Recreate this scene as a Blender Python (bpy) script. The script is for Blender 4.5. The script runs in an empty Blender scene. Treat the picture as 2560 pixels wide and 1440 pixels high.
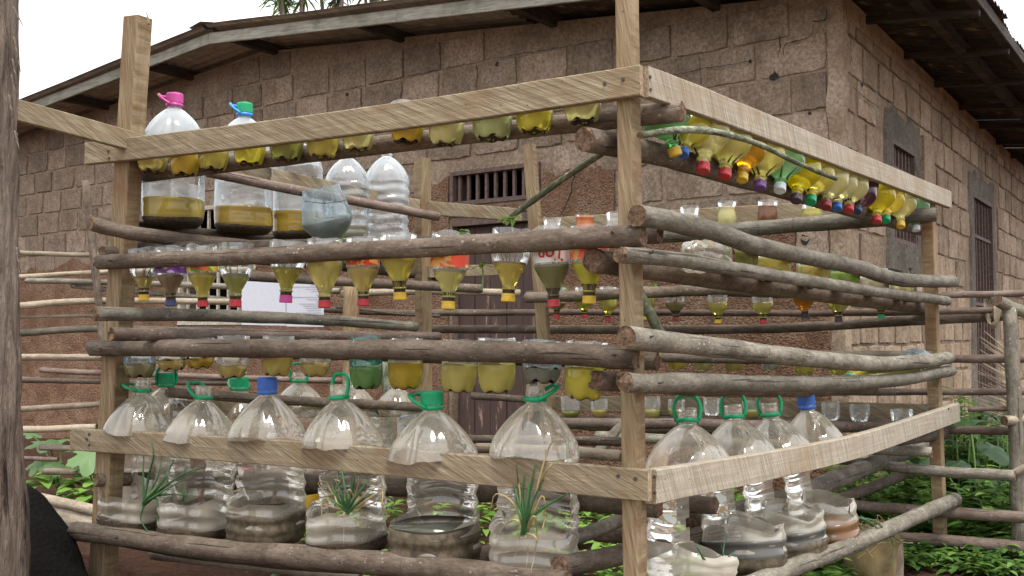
import bpy, math, random
from mathutils import Vector, Matrix, noise
random.seed(7)
R = math.radians
sc = bpy.context.scene
col = sc.collection
PI = math.pi

# ------------------------------------------------------------------ camera
FPX, HOR = 2450.0, 830.0
PITCH = math.atan((HOR - 720) / FPX)
CAM = Vector((0, 0, 1.0))
cam = bpy.data.cameras.new('camera')
cam.sensor_width = 36
cam.lens = 36 * FPX / 2560
cam.clip_start = 0.05
cam.clip_end = 500
camo = bpy.data.objects.new('camera', cam)
col.objects.link(camo)
camo.location = CAM
camo.rotation_euler = (PI / 2 + PITCH, 0, 0)
sc.camera = camo
# ------------------------------------------------------------------ overcast sky, soft sun, exposure
SUN_DIR = Vector((0.16, -0.34, 0.93)).normalized()      # towards the sun
elev = math.asin(SUN_DIR.z)
azim = math.atan2(SUN_DIR.x, SUN_DIR.y)
w = bpy.data.worlds.new('World')
sc.world = w
w.use_nodes = True
wn = w.node_tree
wn.nodes.clear()
sky = wn.nodes.new('ShaderNodeTexSky')
sky.sky_type = 'NISHITA'
sky.sun_disc = False
sky.sun_elevation = elev
sky.sun_rotation = azim
sky.air_density = 1.2
sky.dust_density = 4.0
sky.ozone_density = 1.0
hs = wn.nodes.new('ShaderNodeHueSaturation')
hs.inputs['Saturation'].default_value = 0.16
gm = wn.nodes.new('ShaderNodeMix')
gm.data_type = 'RGBA'
gm.inputs['Factor'].default_value = 0.6
gm.inputs[7].default_value = (9.3, 9.5, 9.9, 1)
bg = wn.nodes.new('ShaderNodeBackground')
bg.inputs['Strength'].default_value = 0.10
wo = wn.nodes.new('ShaderNodeOutputWorld')
wn.links.new(sky.outputs[0], hs.inputs['Color'])
wn.links.new(hs.outputs[0], gm.inputs[6])
wn.links.new(gm.outputs[2], bg.inputs[0])
wn.links.new(bg.outputs[0], wo.inputs[0])
sl = bpy.data.lights.new('sun', 'SUN')
sl.energy = 1.5
sl.angle = R(22)
sl.color = (1.0, 0.95, 0.87)
so = bpy.data.objects.new('sun', sl)
col.objects.link(so)
so.rotation_euler = SUN_DIR.to_track_quat('Z', 'Y').to_euler()
vs = sc.view_settings
vs.view_transform = 'Standard'
vs.look = 'None'
vs.exposure = 1.3
vs.gamma = 1.0
vs.use_curve_mapping = False
cy = sc.cycles
cy.use_denoising = True
cy.max_bounces = 12
cy.transparent_max_bounces = 40
cy.diffuse_bounces = 7
cy.glossy_bounces = 4
cy.transmission_bounces = 8
cy.caustics_reflective = False
cy.caustics_refractive = False
cy.sample_clamp_indirect = 6.0

# ------------------------------------------------------------------ measuring helpers
SP, CP = math.sin(PITCH), math.cos(PITCH)
def ray(u, v):
    x, y = (u - 1280) / FPX, (720 - v) / FPX
    return Vector((x, CP - y * SP, SP + y * CP))
def atD(u, v, D):
    d = ray(u, v)
    return CAM + d * (D / d.y)
class Plane:                       # vertical plane with an outward normal
    def __init__(s, p0, p1, toward):
        s.p = Vector((p0.x, p0.y, 0))
        s.e = Vector((p1.x - p0.x, p1.y - p0.y, 0)).normalized()
        n = Vector((s.e.y, -s.e.x, 0))
        s.n = n if n.dot(Vector(toward)) > 0 else -n
    def at(s, u, v, off=0.0):
        d = ray(u, v)
        t = (s.p + s.n * off - CAM).dot(s.n) / d.dot(s.n)
        return CAM + d * t
    def s(s, p):
        return (Vector((p.x, p.y, 0)) - s.p).dot(s.e)
    def pt(s, a, z, off=0.0):
        return s.p + s.e * a + s.n * off + Vector((0, 0, z))
C0, L0 = atD(1600, HOR, 2.4), atD(300, HOR, 3.3)
R0, BL = atD(2330, HOR, 4.28), atD(1375, HOR, 5.18)
F = Plane(C0, L0, (-.3, -1, 0))
RR = Plane(C0, R0, (1, -.5, 0))
B = Plane(R0, BL, (.3, 1, 0))
S = Plane(L0, BL, (-1, .5, 0))
K0 = atD(2112, HOR, 5.5)
W = Plane(K0, K0 + Vector((-.8097, .5869, 0)), (0, -1, 0))
WR = Plane(K0, K0 + Vector((.5715, .8207, 0)), (1, -.3, 0))
LF = Plane(atD(0, HOR, 5.6), atD(1000, HOR, 5.6), (0, -1, 0))
def px(p):                          # metres per photo pixel at a point
    return p.y / FPX
def rnd(a, b):
    return random.uniform(a, b)

# ------------------------------------------------------------------ scene helpers
def prop(o, label=None, cat=None, group=None, kind=None):
    if label: o['label'] = label
    if cat: o['category'] = cat
    if group: o['group'] = group
    if kind: o['kind'] = kind
    return o
def thing(name, label, cat, loc=(0, 0, 0), group=None, M=None):
    o = bpy.data.objects.new(name, None)
    o.empty_display_size = 0.05
    col.objects.link(o)
    if M is not None: o.matrix_world = M
    else: o.location = loc
    return prop(o, label, cat, group)
def obj(name, me, parent=None, M=None, world=False):
    o = bpy.data.objects.new(name, me)
    col.objects.link(o)
    M = M if M is not None else Matrix()
    if parent is not None:
        o.parent = parent
        if world: M = wmat(parent).inverted() @ M
    o.matrix_basis = M
    return o
def wmat(o):
    m = o.matrix_basis
    return wmat(o.parent) @ m if o.parent else m.copy()
def mesh(name, V, Fc, mats, smooth=False, mi=None):
    me = bpy.data.meshes.new(name)
    me.from_pydata([tuple(v) for v in V], [], Fc)
    for m in (mats if isinstance(mats, (list, tuple)) else [mats]): me.materials.append(m)
    if mi: me.polygons.foreach_set('material_index', mi)
    if smooth: me.polygons.foreach_set('use_smooth', [True] * len(Fc))
    me.update()
    return me
def spline(pts, n):
    if len(pts) == 2:
        return [pts[0].lerp(pts[1], i / n) for i in range(n + 1)]
    P = [pts[0] * 2 - pts[1]] + list(pts) + [pts[-1] * 2 - pts[-2]]
    out = []
    m = len(pts) - 1
    for i in range(n + 1):
        t = i / n * m
        k = min(int(t), m - 1)
        f = t - k
        a, b, c, d = P[k:k + 4]
        out.append(0.5 * ((2 * b) + (c - a) * f + (2 * a - 5 * b + 4 * c - d) * f * f + (3 * b - a - 3 * c + d) * f ** 3))
    return out
def sweep(name, path, prof, mats, parent=None, ref=(0, 0, 1), sc_=None, wob=0.0, smooth=True, capmat=None, capw=0.0):
    """sweep a closed profile along a path; local X runs along the length"""
    ref = Vector(ref)
    X = (path[-1] - path[0]).normalized()
    Y = ref.cross(X).normalized()
    Z = X.cross(Y)
    M = Matrix((X, Y, Z)).transposed().to_4x4()
    M.translation = path[0]
    Mi = M.inverted()
    V, Fc, mi = [], [], []
    n = len(prof)
    seed = rnd(0, 100)
    for i, p in enumerate(path):
        t = (path[min(i + 1, len(path) - 1)] - path[max(i - 1, 0)]).normalized()
        a = ref.cross(t).normalized()
        b = t.cross(a)
        k = sc_(i / (len(path) - 1)) if sc_ else 1.0
        for j, (q, r) in enumerate(prof):
            f = k * (1 + wob * noise.noise(Vector((p.x * 9 + seed, p.y * 9 + j * .35, p.z * 9))))
            off = a * q * f + b * r * f
            if capw and i in (0, len(path) - 1):
                off = off + t * capw * noise.noise(Vector((seed, j * .8, i)))
            V.append(Mi @ (p + off))
    for i in range(len(path) - 1):
        for j in range(n):
            Fc.append((i * n + j, i * n + (j + 1) % n, (i + 1) * n + (j + 1) % n, (i + 1) * n + j))
            mi.append(0)
    Fc.append(tuple(reversed(range(n)))); mi.append(1 if capmat else 0)
    base = (len(path) - 1) * n
    Fc.append(tuple(base + j for j in range(n))); mi.append(1 if capmat else 0)
    me = mesh(name, V, Fc, [mats] + ([capmat] if capmat else []), False, mi)
    if smooth:
        for p_ in me.polygons:
            p_.use_smooth = len(p_.vertices) == 4 and p_.index < len(Fc) - 2
    return obj(name, me, parent, M, True)
def circ(r, n=14, ph=0):
    return [(r * math.cos(2 * PI * i / n + ph), r * math.sin(2 * PI * i / n + ph)) for i in range(n)]
def rect(w_, h, bev=0.002):
    a, b = w_ / 2, h / 2
    return [(-a + bev, -b), (a - bev, -b), (a, -b + bev), (a, b - bev), (a - bev, b), (-a + bev, b), (-a, b - bev), (-a, -b + bev)]

# ------------------------------------------------------------------ materials
class NT:
    def __init__(s, name):
        s.m = bpy.data.materials.new(name)
        s.m.use_nodes = True
        s.t = s.m.node_tree
        s.t.nodes.clear()
        s.out = s.t.nodes.new('ShaderNodeOutputMaterial')
    def n(s, typ, attrs=None, **inp):
        nd = s.t.nodes.new('ShaderNode' + typ)
        for k, v in (attrs or {}).items(): setattr(nd, k, v)
        for k, v in inp.items():
            key = int(k[1:]) if k[0] == '_' and k[1:].isdigit() else k.replace('_', ' ')
            s.set(nd.inputs[key], v)
        return nd
    def set(s, sock, v):
        if isinstance(v, bpy.types.NodeSocket): s.t.links.new(v, sock)
        elif isinstance(v, bpy.types.Node): s.t.links.new(v.outputs[0], sock)
        else:
            if isinstance(v, (tuple, list)) and sock.type == 'RGBA' and len(v) == 3: v = (*v, 1)
            sock.default_value = v
    def noise(s, vec, scale, detail=4, rough=.6):
        return s.n('TexNoise', Vector=vec, Scale=scale, Detail=detail, Roughness=rough).outputs[0]
    def map(s, vec, scale=(1, 1, 1), rot=(0, 0, 0), loc=(0, 0, 0)):
        return s.n('Mapping', Vector=vec, Scale=scale, Rotation=rot, Location=loc).outputs[0]
    def ramp(s, f, *stops):
        nd = s.n('ValToRGB', Fac=f)
        el = nd.color_ramp.elements
        while len(el) < len(stops): el.new(0.5)
        for e, (p, c) in zip(el, stops):
            e.position = p
            e.color = (c, c, c, 1) if isinstance(c, (int, float)) else (*c, 1)
        return nd.outputs[0]
    def mix(s, f, a, b, blend='MIX'):
        nd = s.n('Mix', {'data_type': 'RGBA', 'blend_type': blend})
        s.set(nd.inputs[0], f); s.set(nd.inputs[6], a); s.set(nd.inputs[7], b)
        return nd.outputs[2]
    def math(s, op, a, b=0.5, clamp=False):
        nd = s.n('Math', {'operation': op, 'use_clamp': clamp})
        s.set(nd.inputs[0], a); s.set(nd.inputs[1], b)
        return nd.outputs[0]
    def vary(s, c, lo=.75, hi=1.2, sat=.06):
        o = s.n('ObjectInfo')
        v = s.n('MapRange', Value=o.outputs['Random'], _3=lo * .84, _4=hi * .84).outputs[0]
        return s.n('HueSaturation', Color=c, Value=v).outputs[0]
    def coord(s, k='Object'):
        tc = s.n('TexCoord')
        oi = s.n('ObjectInfo')
        sh = s.n('VectorMath', {'operation': 'SCALE'}, _0=(7.1, 3.3, 5.7))
        s.set(sh.inputs['Scale'], oi.outputs['Random'])
        ad = s.n('VectorMath', {'operation': 'ADD'}, _0=tc.outputs[k], _1=sh.outputs[0])
        return ad.outputs[0]
    def bump(s, h, strength=.4, dist=.005):
        return s.n('Bump', Height=h, Strength=strength, Distance=dist).outputs[0]
    def done(s, color, rough=.85, normal=None, spec=.2, **kw):
        b = s.n('BsdfPrincipled', Base_Color=color, Roughness=rough, **kw)
        b.inputs['Specular IOR Level'].default_value = spec
        if normal is not None: s.set(b.inputs['Normal'], normal)
        s.t.links.new(b.outputs[0], s.out.inputs[0])
        return s.m
    def surf(s, sh):
        s.t.links.new(sh.outputs[0] if isinstance(sh, bpy.types.Node) else sh, s.out.inputs[0])
        return s.m

def plank_mat(name, dark, mid, light, angle=-24, stain=(.20, .12, .06)):
    t = NT(name)
    c = t.coord()
    saw = t.noise(t.map(t.map(c, rot=(0, R(angle), 0)), (7, 7, 260)), 1.0, 3, .7)
    saw2 = t.noise(t.map(t.map(c, rot=(0, R(angle - 6), 0)), (4, 4, 75)), 1.0, 4, .7)
    grain = t.noise(t.map(c, (4, 90, 90)), 1.0, 4, .65)
    blot = t.noise(c, 6.0, 4, .6)
    h = t.math('ADD', t.math('MULTIPLY', saw, .55), t.math('MULTIPLY', saw2, .45))
    cl = t.ramp(h, (.37, dark), (.48, mid), (.60, light))
    cl = t.mix(t.ramp(grain, (.35, .45), (.7, 0)), cl, dark)
    cl = t.mix(t.ramp(blot, (.48, 0), (.72, .6)), cl, stain)
    pits = t.n('TexVoronoi', Vector=t.map(c, (25, 25, 25)), Scale=1.0).outputs[0]
    cl = t.mix(t.ramp(pits, (.03, .8), (.09, 0)), cl, (.06, .04, .03))
    hh = t.math('ADD', h, t.math('MULTIPLY', grain, .6))
    return t.done(t.vary(cl, .85, 1.12), .88, t.bump(hh, .7, .004), .15)
def pole_mat(name, dark, mid, light, speck=.55):
    t = NT(name)
    c = t.coord()
    g = t.noise(t.map(c, (13, 34, 34)), 1.0, 6, .72)
    blot = t.noise(t.map(c, (5, 8, 8)), 1.0, 5, .65)
    fine = t.noise(t.map(c, (70, 150, 150)), 1.0, 4, .7)
    f = t.math('ADD', t.math('ADD', t.math('MULTIPLY', g, .4), t.math('MULTIPLY', blot, .35)), t.math('MULTIPLY', fine, .25))
    cl = t.ramp(f, (.38, dark), (.5, mid), (.62, light))
    sp = t.n('TexVoronoi', Vector=t.map(c, (45, 62, 62)), Scale=1.0).outputs[0]
    spm = t.math('MULTIPLY', t.ramp(sp, (.12, 1.0), (.24, 0)), t.ramp(t.noise(c, 9, 2), (.50, 0), (.62, speck)))
    cl = t.mix(spm, cl, (.50, .47, .42))
    dk = t.ramp(t.noise(t.map(c, (16, 26, 26)), 1.0, 5, .75), (.60, 0), (.70, .75))
    cl = t.mix(dk, cl, tuple(x * .45 for x in dark))
    crack = t.ramp(t.noise(t.map(c, (2.2, 110, 110)), 1.0, 2, .5), (.66, 0), (.71, .8))
    cl = t.mix(crack, cl, tuple(x * .35 for x in dark))
    ring = t.ramp(t.noise(t.map(c, (26, 2, 2)), 1.0, 3, .6), (.64, 0), (.70, .4))
    cl = t.mix(ring, cl, dark)
    h = t.math('SUBTRACT', t.math('ADD', t.math('ADD', g, blot), t.math('MULTIPLY', fine, .5)), crack)
    return t.done(t.vary(cl, .72, 1.22), .82, t.bump(h, .8, .005), .22)
def end_mat(name, a, b):
    t = NT(name)
    c = t.coord()
    cl = t.ramp(t.noise(c, 90, 5, .7), (.35, a), (.65, b))
    return t.done(cl, .95, t.bump(t.noise(c, 120, 3), .6, .004), .1)
def plain(name, c, rough=.6, var=0.1, scale=60, bump=.2, spec=.3):
    t = NT(name)
    cc = t.coord()
    nz = t.noise(cc, scale, 4, .6)
    cl = t.mix(t.ramp(nz, (.35, 0), (.7, 1)), tuple(x * (1 - var) for x in c), tuple(min(1, x * (1 + var)) for x in c))
    return t.done(cl, rough, t.bump(nz, bump, .002), spec)

M_BOARD = plank_mat('sawn_board', (.145, .114, .074), (.285, .228, .15), (.44, .365, .255))
M_BOARD_G = plank_mat('grey_sawn_board', (.26, .22, .165), (.41, .36, .285), (.55, .49, .40), -62, (.33, .23, .14))
M_POST = plank_mat('sawn_post', (.17, .118, .066), (.30, .22, .13), (.43, .335, .21), 12, (.22, .10, .05))
M_POLE = pole_mat('brown_pole', (.062, .045, .033), (.138, .104, .078), (.24, .19, .148))
M_POLE_G = pole_mat('grey_pole', (.085, .072, .054), (.18, .158, .124), (.32, .29, .24), .8)
M_POLE_L = pole_mat('pale_pole', (.19, .145, .10), (.32, .26, .19), (.47, .40, .31))
M_POLE_P = pole_mat('reddish_pole', (.10, .068, .052), (.18, .13, .105), (.29, .22, .185))
M_END = end_mat('dark_end_grain', (.05, .032, .022), (.20, .13, .085))
M_ENDP = end_mat('pale_end_grain', (.20, .14, .09), (.42, .33, .23))
M_MOSS = pole_mat('lichen_stick', (.035, .04, .022), (.11, .115, .07), (.36, .40, .30), .9)
M_NAIL = plain('nail_steel', (.05, .045, .04), .5)

def brick_mat(name, a, b, c_, dirt=(.10, .07, .05)):
    t = NT(name)
    c = t.coord()
    o = t.n('TexCoord').outputs['Object']
    n1 = t.noise(c, 5, 5, .65)
    n2 = t.noise(c, 45, 5, .7)
    cl = t.ramp(n1, (.32, a), (.5, b), (.68, c_))
    cl = t.mix(t.ramp(n2, (.40, .55), (.6, 0)), cl, dirt)
    st = t.noise(t.map(c, (9, 9, 2.2)), 1.0, 4, .6)
    cl = t.mix(t.ramp(st, (.54, 0), (.72, .28)), cl, tuple(x * 1.5 for x in dirt))
    h = t.math('ADD', n2, t.math('MULTIPLY', n1, 1.2))
    return t.done(t.vary(cl, .80, 1.2), .95, t.bump(h, .8, .012), .08)
M_BRICK = brick_mat('earth_block', (.30, .22, .158), (.41, .31, .23), (.50, .39, .295))
M_BRICK2 = brick_mat('pale_earth_block', (.33, .22, .15), (.46, .345, .245), (.57, .45, .335), (.17, .12, .08))
M_MORT = brick_mat('mud_mortar', (.30, .22, .155), (.40, .30, .215), (.48, .375, .275), (.13, .09, .065))
M_MORT2 = brick_mat('pale_mud_mortar', (.27, .195, .135), (.37, .28, .20), (.45, .35, .26), (.12, .085, .06))
def render_mat():
    t = NT('rough_earth_render')
    c = t.n('TexCoord').outputs['Object']
    n1 = t.noise(c, 3, 4, .6)
    v = t.n('TexVoronoi', Vector=c, Scale=75.0).outputs[0]
    n2 = t.noise(c, 60, 5, .75)
    cl = t.ramp(n1, (.3, (.33, .18, .115)), (.5, (.47, .28, .18)), (.7, (.56, .38, .255)))
    cl = t.mix(t.ramp(n2, (.38, .7), (.62, 0)), cl, (.12, .064, .042))
    h = t.math('ADD', t.math('MULTIPLY', n2, 1.5), v)
    return t.done(cl, 1.0, t.bump(h, 1.0, .03), .05)
M_REND = render_mat()
M_CEM = brick_mat('grey_cement', (.13, .11, .088), (.185, .16, .13), (.25, .22, .18), (.07, .06, .05))
M_IRON = plain('rusty_iron', (.13, .085, .07), .75, .35, 40)
M_CREAM = plain('peeling_cream_paint', (.50, .44, .34), .75, .3, 35)
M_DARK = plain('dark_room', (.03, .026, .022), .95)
def door_mat():
    t = NT('peeling_maroon_door')
    c = t.n('TexCoord').outputs['Object']
    n = t.noise(t.map(c, (16, 16, 3.0)), 1.0, 6, .7)
    cl = t.ramp(n, (.52, (.085, .055, .047)), (.60, (.12, .075, .062)), (.64, (.33, .21, .155)), (.78, (.40, .27, .20)))
    return t.done(cl, .8, t.bump(n, .5, .004), .2)
M_DOOR = door_mat()
def roof_mat():
    t = NT('rusty_corrugated_iron')
    c = t.n('TexCoord').outputs['Object']
    n = t.noise(t.map(c, (1.2, 7, 7)), 1.0, 6, .65)
    n2 = t.noise(t.map(c, (3, 30, 3)), 1.0, 5, .7)
    cl = t.ramp(n, (.35, (.27, .245, .215)), (.55, (.38, .335, .285)), (.72, (.55, .43, .31)))
    cl = t.mix(t.ramp(n2, (.45, 0), (.7, .6)), cl, (.10, .085, .075))
    return t.done(cl, .7, t.bump(n2, .3, .003), .3)
M_ROOF = roof_mat()
def soot_mat():
    t = NT('sooty_rusted_iron')
    c = t.n('TexCoord').outputs['Object']
    n = t.noise(t.map(c, (1.0, 12, 9)), 1.0, 6, .7)
    cl = t.ramp(n, (.42, (.045, .036, .03)), (.58, (.085, .065, .05)), (.68, (.30, .20, .12)))
    return t.done(cl, .8, t.bump(n, .4, .003), .2)
M_SOOT = soot_mat()
def soil_mat():
    t = NT('garden_soil')
    c = t.n('TexCoord').outputs['Object']
    n1, n2 = t.noise(c, 1.6, 5, .6), t.noise(c, 38, 6, .75)
    cl = t.ramp(n1, (.3, (.085, .045, .032)), (.55, (.13, .07, .048)), (.75, (.20, .115, .075)))
    cl = t.mix(t.ramp(n2, (.35, .7), (.62, 0)), cl, (.045, .026, .02))
    v = t.n('TexVoronoi', Vector=c, Scale=55.0).outputs[0]
    return t.done(cl, 1.0, t.bump(t.math('ADD', t.math('MULTIPLY', n2, 2), v), 1.0, .03), .05)
M_SOIL = soil_mat()
def bark_mat():
    t = NT('peeling_bark')
    c = t.n('TexCoord').outputs['Object']
    warp = t.noise(t.map(c, (8, 8, 3)), 1.0, 3)
    g = t.noise(t.map(c, (40, 40, 4.5)), 1.0, 6, .7)
    pl = t.noise(t.map(c, (11, 11, 2.2)), 1.0, 5, .65)
    cl = t.ramp(t.math('ADD', t.math('MULTIPLY', g, .55), t.math('MULTIPLY', pl, .45)), (.38, (.035, .027, .022)), (.45, (.16, .122, .098)), (.54, (.25, .197, .16)), (.68, (.36, .30, .25)))
    h = t.math('ADD', t.math('MULTIPLY', g, 1.2), t.math('MULTIPLY', pl, 1.0))
    return t.done(cl, .95, t.bump(h, 1.0, .03), .1)
M_BARK = bark_mat()
def char_mat():
    t = NT('charred_wood')
    c = t.n('TexCoord').outputs['Object']
    v = t.n('TexVoronoi', {'feature': 'DISTANCE_TO_EDGE'}, Vector=t.map(c, (12, 30, 30)), Scale=1.0).outputs[0]
    n = t.noise(c, 60, 4)
    cl = t.ramp(t.noise(c, 120, 2), (.70, (.006, .0055, .005)), (.76, (.08, .075, .07)))
    return t.done(cl, .9, t.bump(t.math('ADD', t.math('MULTIPLY', t.ramp(v, (0, 0), (.05, 1)), .05), t.math('MULTIPLY', n, 1.0)), 1.0, .02), .08)
M_CHAR = char_mat()
def leaf_mat(name, a, b, c_):
    t = NT(name)
    g = t.n('NewGeometry')
    n = t.noise(g.outputs['Position'], 7, 3)
    ra = g.outputs['Random Per Island']
    cl = t.mix(t.math('ADD', t.math('MULTIPLY', ra, .75), t.math('MULTIPLY', n, .25)), a, b)
    cl = t.mix(t.ramp(ra, (.86, 0), (.96, 1)), cl, c_)
    d = t.n('BsdfPrincipled', Base_Color=cl, Roughness=.5)
    d.inputs['Specular IOR Level'].default_value = .35
    tr = t.n('BsdfTranslucent', Color=t.mix(.5, cl, (.3, .45, .04)))
    return t.surf(t.n('MixShader', _0=.32, _1=d.outputs[0], _2=tr.outputs[0]))
M_LEAF = leaf_mat('green_leaves', (.025, .07, .014), (.10, .20, .035), (.19, .30, .07))
M_LEAF_B = leaf_mat('bright_leaves', (.14, .28, .05), (.22, .38, .07), (.30, .45, .10))
M_LEAF_D = leaf_mat('dark_leaves', (.018, .045, .018), (.045, .095, .035), (.06, .13, .04))
M_LEAF_P = leaf_mat('pale_leaves', (.11, .21, .075), (.19, .31, .13), (.24, .36, .17))
M_ONION = leaf_mat('onion_leaves', (.045, .13, .05), (.085, .20, .075), (.11, .24, .08))
M_STRAW = leaf_mat('dry_leaves', (.42, .32, .16), (.55, .43, .23), (.60, .50, .30))
M_STEM = plain('green_stem', (.13, .22, .06), .7)
M_PALMDRY = plain('dry_palm', (.30, .24, .17), .9)

def plastic_mat(name, tint, dirt=.18, haze=(.74, .71, .64), gloss=1.0, dents=.3, low=None):
    """thin clear plastic wall: see-through, glossy, with a film of dust"""
    t = NT(name)
    c = t.coord()
    dn = t.noise(c, 11, 2, .45)
    fine = t.noise(c, 60, 3, .6)
    nrm = t.bump(t.math('ADD', dn, t.math('MULTIPLY', fine, .03)), dents, .02)
    fr = t.n('Fresnel', IOR=1.5, Normal=nrm)
    k = t.math('ADD', t.math('MULTIPLY', fr.outputs[0], 1.0 * gloss), .03, True)
    tp = t.n('BsdfTransparent', Color=tint)
    gl = t.n('BsdfGlossy', Color=(1, 1, 1), Roughness=.05, Normal=nrm)
    a = t.n('MixShader', _0=k, _1=tp.outputs[0], _2=gl.outputs[0])
    df = t.n('BsdfDiffuse', Color=haze)
    tl = t.n('BsdfTranslucent', Color=haze)
    hz = t.n('MixShader', _0=.5, _1=df.outputs[0], _2=tl.outputs[0])
    dm = t.noise(c, 6, 2, .5)
    lw = t.n('LayerWeight', Blend=.35).outputs['Facing']
    f = t.math('ADD', t.ramp(dm, (.36, dirt * .55), (.52, dirt * .95), (.72, dirt * 1.7)), t.math('MULTIPLY', lw, dirt * .5), True)
    if low:                           # silt film, heavier towards the base
        z = t.n('SeparateXYZ', Vector=t.n('TexCoord').outputs['Object']).outputs[2]
        k2 = t.n('MapRange', Value=t.math('ADD', z, t.math('MULTIPLY', dm, .08)), _1=.10, _2=.24, _3=low, _4=1.0).outputs[0]
        f = t.math('MULTIPLY', f, k2, True)
    spots = t.n('TexVoronoi', Vector=c, Scale=70.0).outputs[0]
    sm = t.math('MULTIPLY', t.ramp(spots, (.10, .8), (.16, 0)), t.ramp(t.noise(c, 14, 2), (.58, 0), (.66, 1)))
    m1 = t.n('MixShader', _0=f, _1=a.outputs[0], _2=hz.outputs[0])
    sd = t.n('BsdfDiffuse', Color=(.25, .16, .08))
    return t.surf(t.n('MixShader', _0=sm, _1=m1.outputs[0], _2=sd.outputs[0]))
M_CLEAR = plastic_mat('clear_plastic', (.96, .97, .96), .17, (.90, .89, .85))
M_THIN = plastic_mat('clean_thin_plastic', (.97, .98, .97), .02, (.90, .89, .85))
M_BLUE = plastic_mat('bluish_plastic', (.82, .92, .97), .20, (.62, .72, .78))
M_GREEN = plastic_mat('green_plastic', (.42, .85, .52), .10, (.3, .65, .4))
M_TEAL = plastic_mat('teal_plastic', (.30, .72, .62), .12, (.25, .6, .5))
M_JUG = plastic_mat('dusty_jug_plastic', (.95, .94, .90), .23, (.96, .88, .73), 1.4, .30, 1.25)
M_RIB = plastic_mat('clear_ribbed_plastic', (.93, .96, .97), .20, (.86, .90, .92), 1.6, .5)
M_JUGW = plastic_mat('whitish_jug_plastic', (.93, .96, .97), .30, (.86, .91, .94), 1.2, .40)
LQ = {}
def liquid(rgb, cloud=.55, diff=.62):
    cloud = min(.95, cloud + .04)
    key = (rgb, cloud, diff)
    if key in LQ: return LQ[key]
    rgb = tuple(max(.02, x) ** e_ for x, e_ in zip(rgb, (.9, .9, .95) if max(rgb) < .45 else ((.53, .63, 1.0) if rgb[0] > rgb[2] * 1.5 else (.66, .66, .66))))
    t = NT('liquid')
    c = t.coord()
    n = t.noise(c, 9, 4, .6)
    g = t.n('TexCoord').outputs['Object']
    v = t.ramp(n, (.3, .93), (.7, 1.0))
    cl = t.n('HueSaturation', Color=rgb, Value=v).outputs[0]
    tl = t.n('BsdfTranslucent', Color=cl)
    df = t.n('BsdfDiffuse', Color=cl)
    sh = t.n('MixShader', _0=diff, _1=tl.outputs[0], _2=df.outputs[0])
    tp = t.n('BsdfRefraction', Color=tuple(min(1, x ** .6 * 1.08) for x in rgb), IOR=1.33, Roughness=.12)
    a0 = t.n('MixShader', _0=cloud, _1=tp.outputs[0], _2=sh.outputs[0])
    fr = t.n('Fresnel', IOR=1.42)
    gl = t.n('BsdfGlossy', Color=(1, 1, 1), Roughness=.07)
    a = t.n('MixShader', _0=fr.outputs[0], _1=a0.outputs[0], _2=gl.outputs[0])
    LQ[key] = t.surf(a)
    return LQ[key]
CAPM = {}
CAPC = dict(red=(.42, .025, .035), yellow=(.58, .38, .03), pink=(.45, .05, .24), navy=(.03, .04, .12), black=(.02, .02, .03), blue=(.03, .12, .45), green=(.0, .30, .12), purple=(.13, .05, .20), white=(.62, .68, .72), darkred=(.22, .02, .03), brightblue=(.03, .25, .70), dark=(.06, .03, .05), teal=(.02, .33, .22))
def cap_mat(k):
    if k not in CAPM: CAPM[k] = plain(k + '_cap_plastic', CAPC[k], .38, .15, 30, .1, .45)
    return CAPM[k]
M_SED = plain('dark_sediment', (.050, .035, .020), .9, .5, 90, .8)
M_SEDG = plain('grey_sediment', (.085, .066, .042), .7, .5, 40, .6)
M_SPIKE = plain('dark_green_shoot', (.05, .05, .02), .8)
M_ROOT = plain('dark_root', (.05, .035, .02), .9)
def label_mat(name, base, *cols):
    t = NT(name)
    c = t.coord()
    n = t.noise(t.map(c, (26, 26, 34)), 1.0, 2, .5)
    st = [(.0, base)]
    k = len(cols)
    for i, x in enumerate(cols): st += [(.50 + .12 * i, base if i == 0 else cols[i - 1]), (.51 + .12 * i, x)]
    return t.done(t.ramp(n, *st), .35, None, .4)
LAB = dict(
    purple=label_mat('purple_label', (.09, .02, .16), (.16, .05, .25), (.5, .45, .5)),
    yellow=label_mat('yellow_label', (.75, .55, .05), (.12, .30, .05), (.65, .10, .04)),
    orange=label_mat('orange_label', (.75, .32, .05), (.55, .04, .03), (.03, .22, .06)),
    red=label_mat('red_label', (.70, .09, .05), (.75, .38, .08), (.8, .65, .5)),
    white=label_mat('white_label', (.68, .70, .66), (.60, .60, .52), (.50, .52, .48)),
    blue=label_mat('pale_blue_label', (.42, .58, .66), (.65, .74, .76), (.3, .45, .55)),
    oldwhite=label_mat('torn_white_label', (.62, .66, .62), (.40, .26, .12), (.45, .60, .62)))
ORD = 'zeroth first second third fourth fifth sixth seventh eighth ninth tenth eleventh twelfth thirteenth fourteenth fifteenth sixteenth seventeenth'.split()

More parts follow.
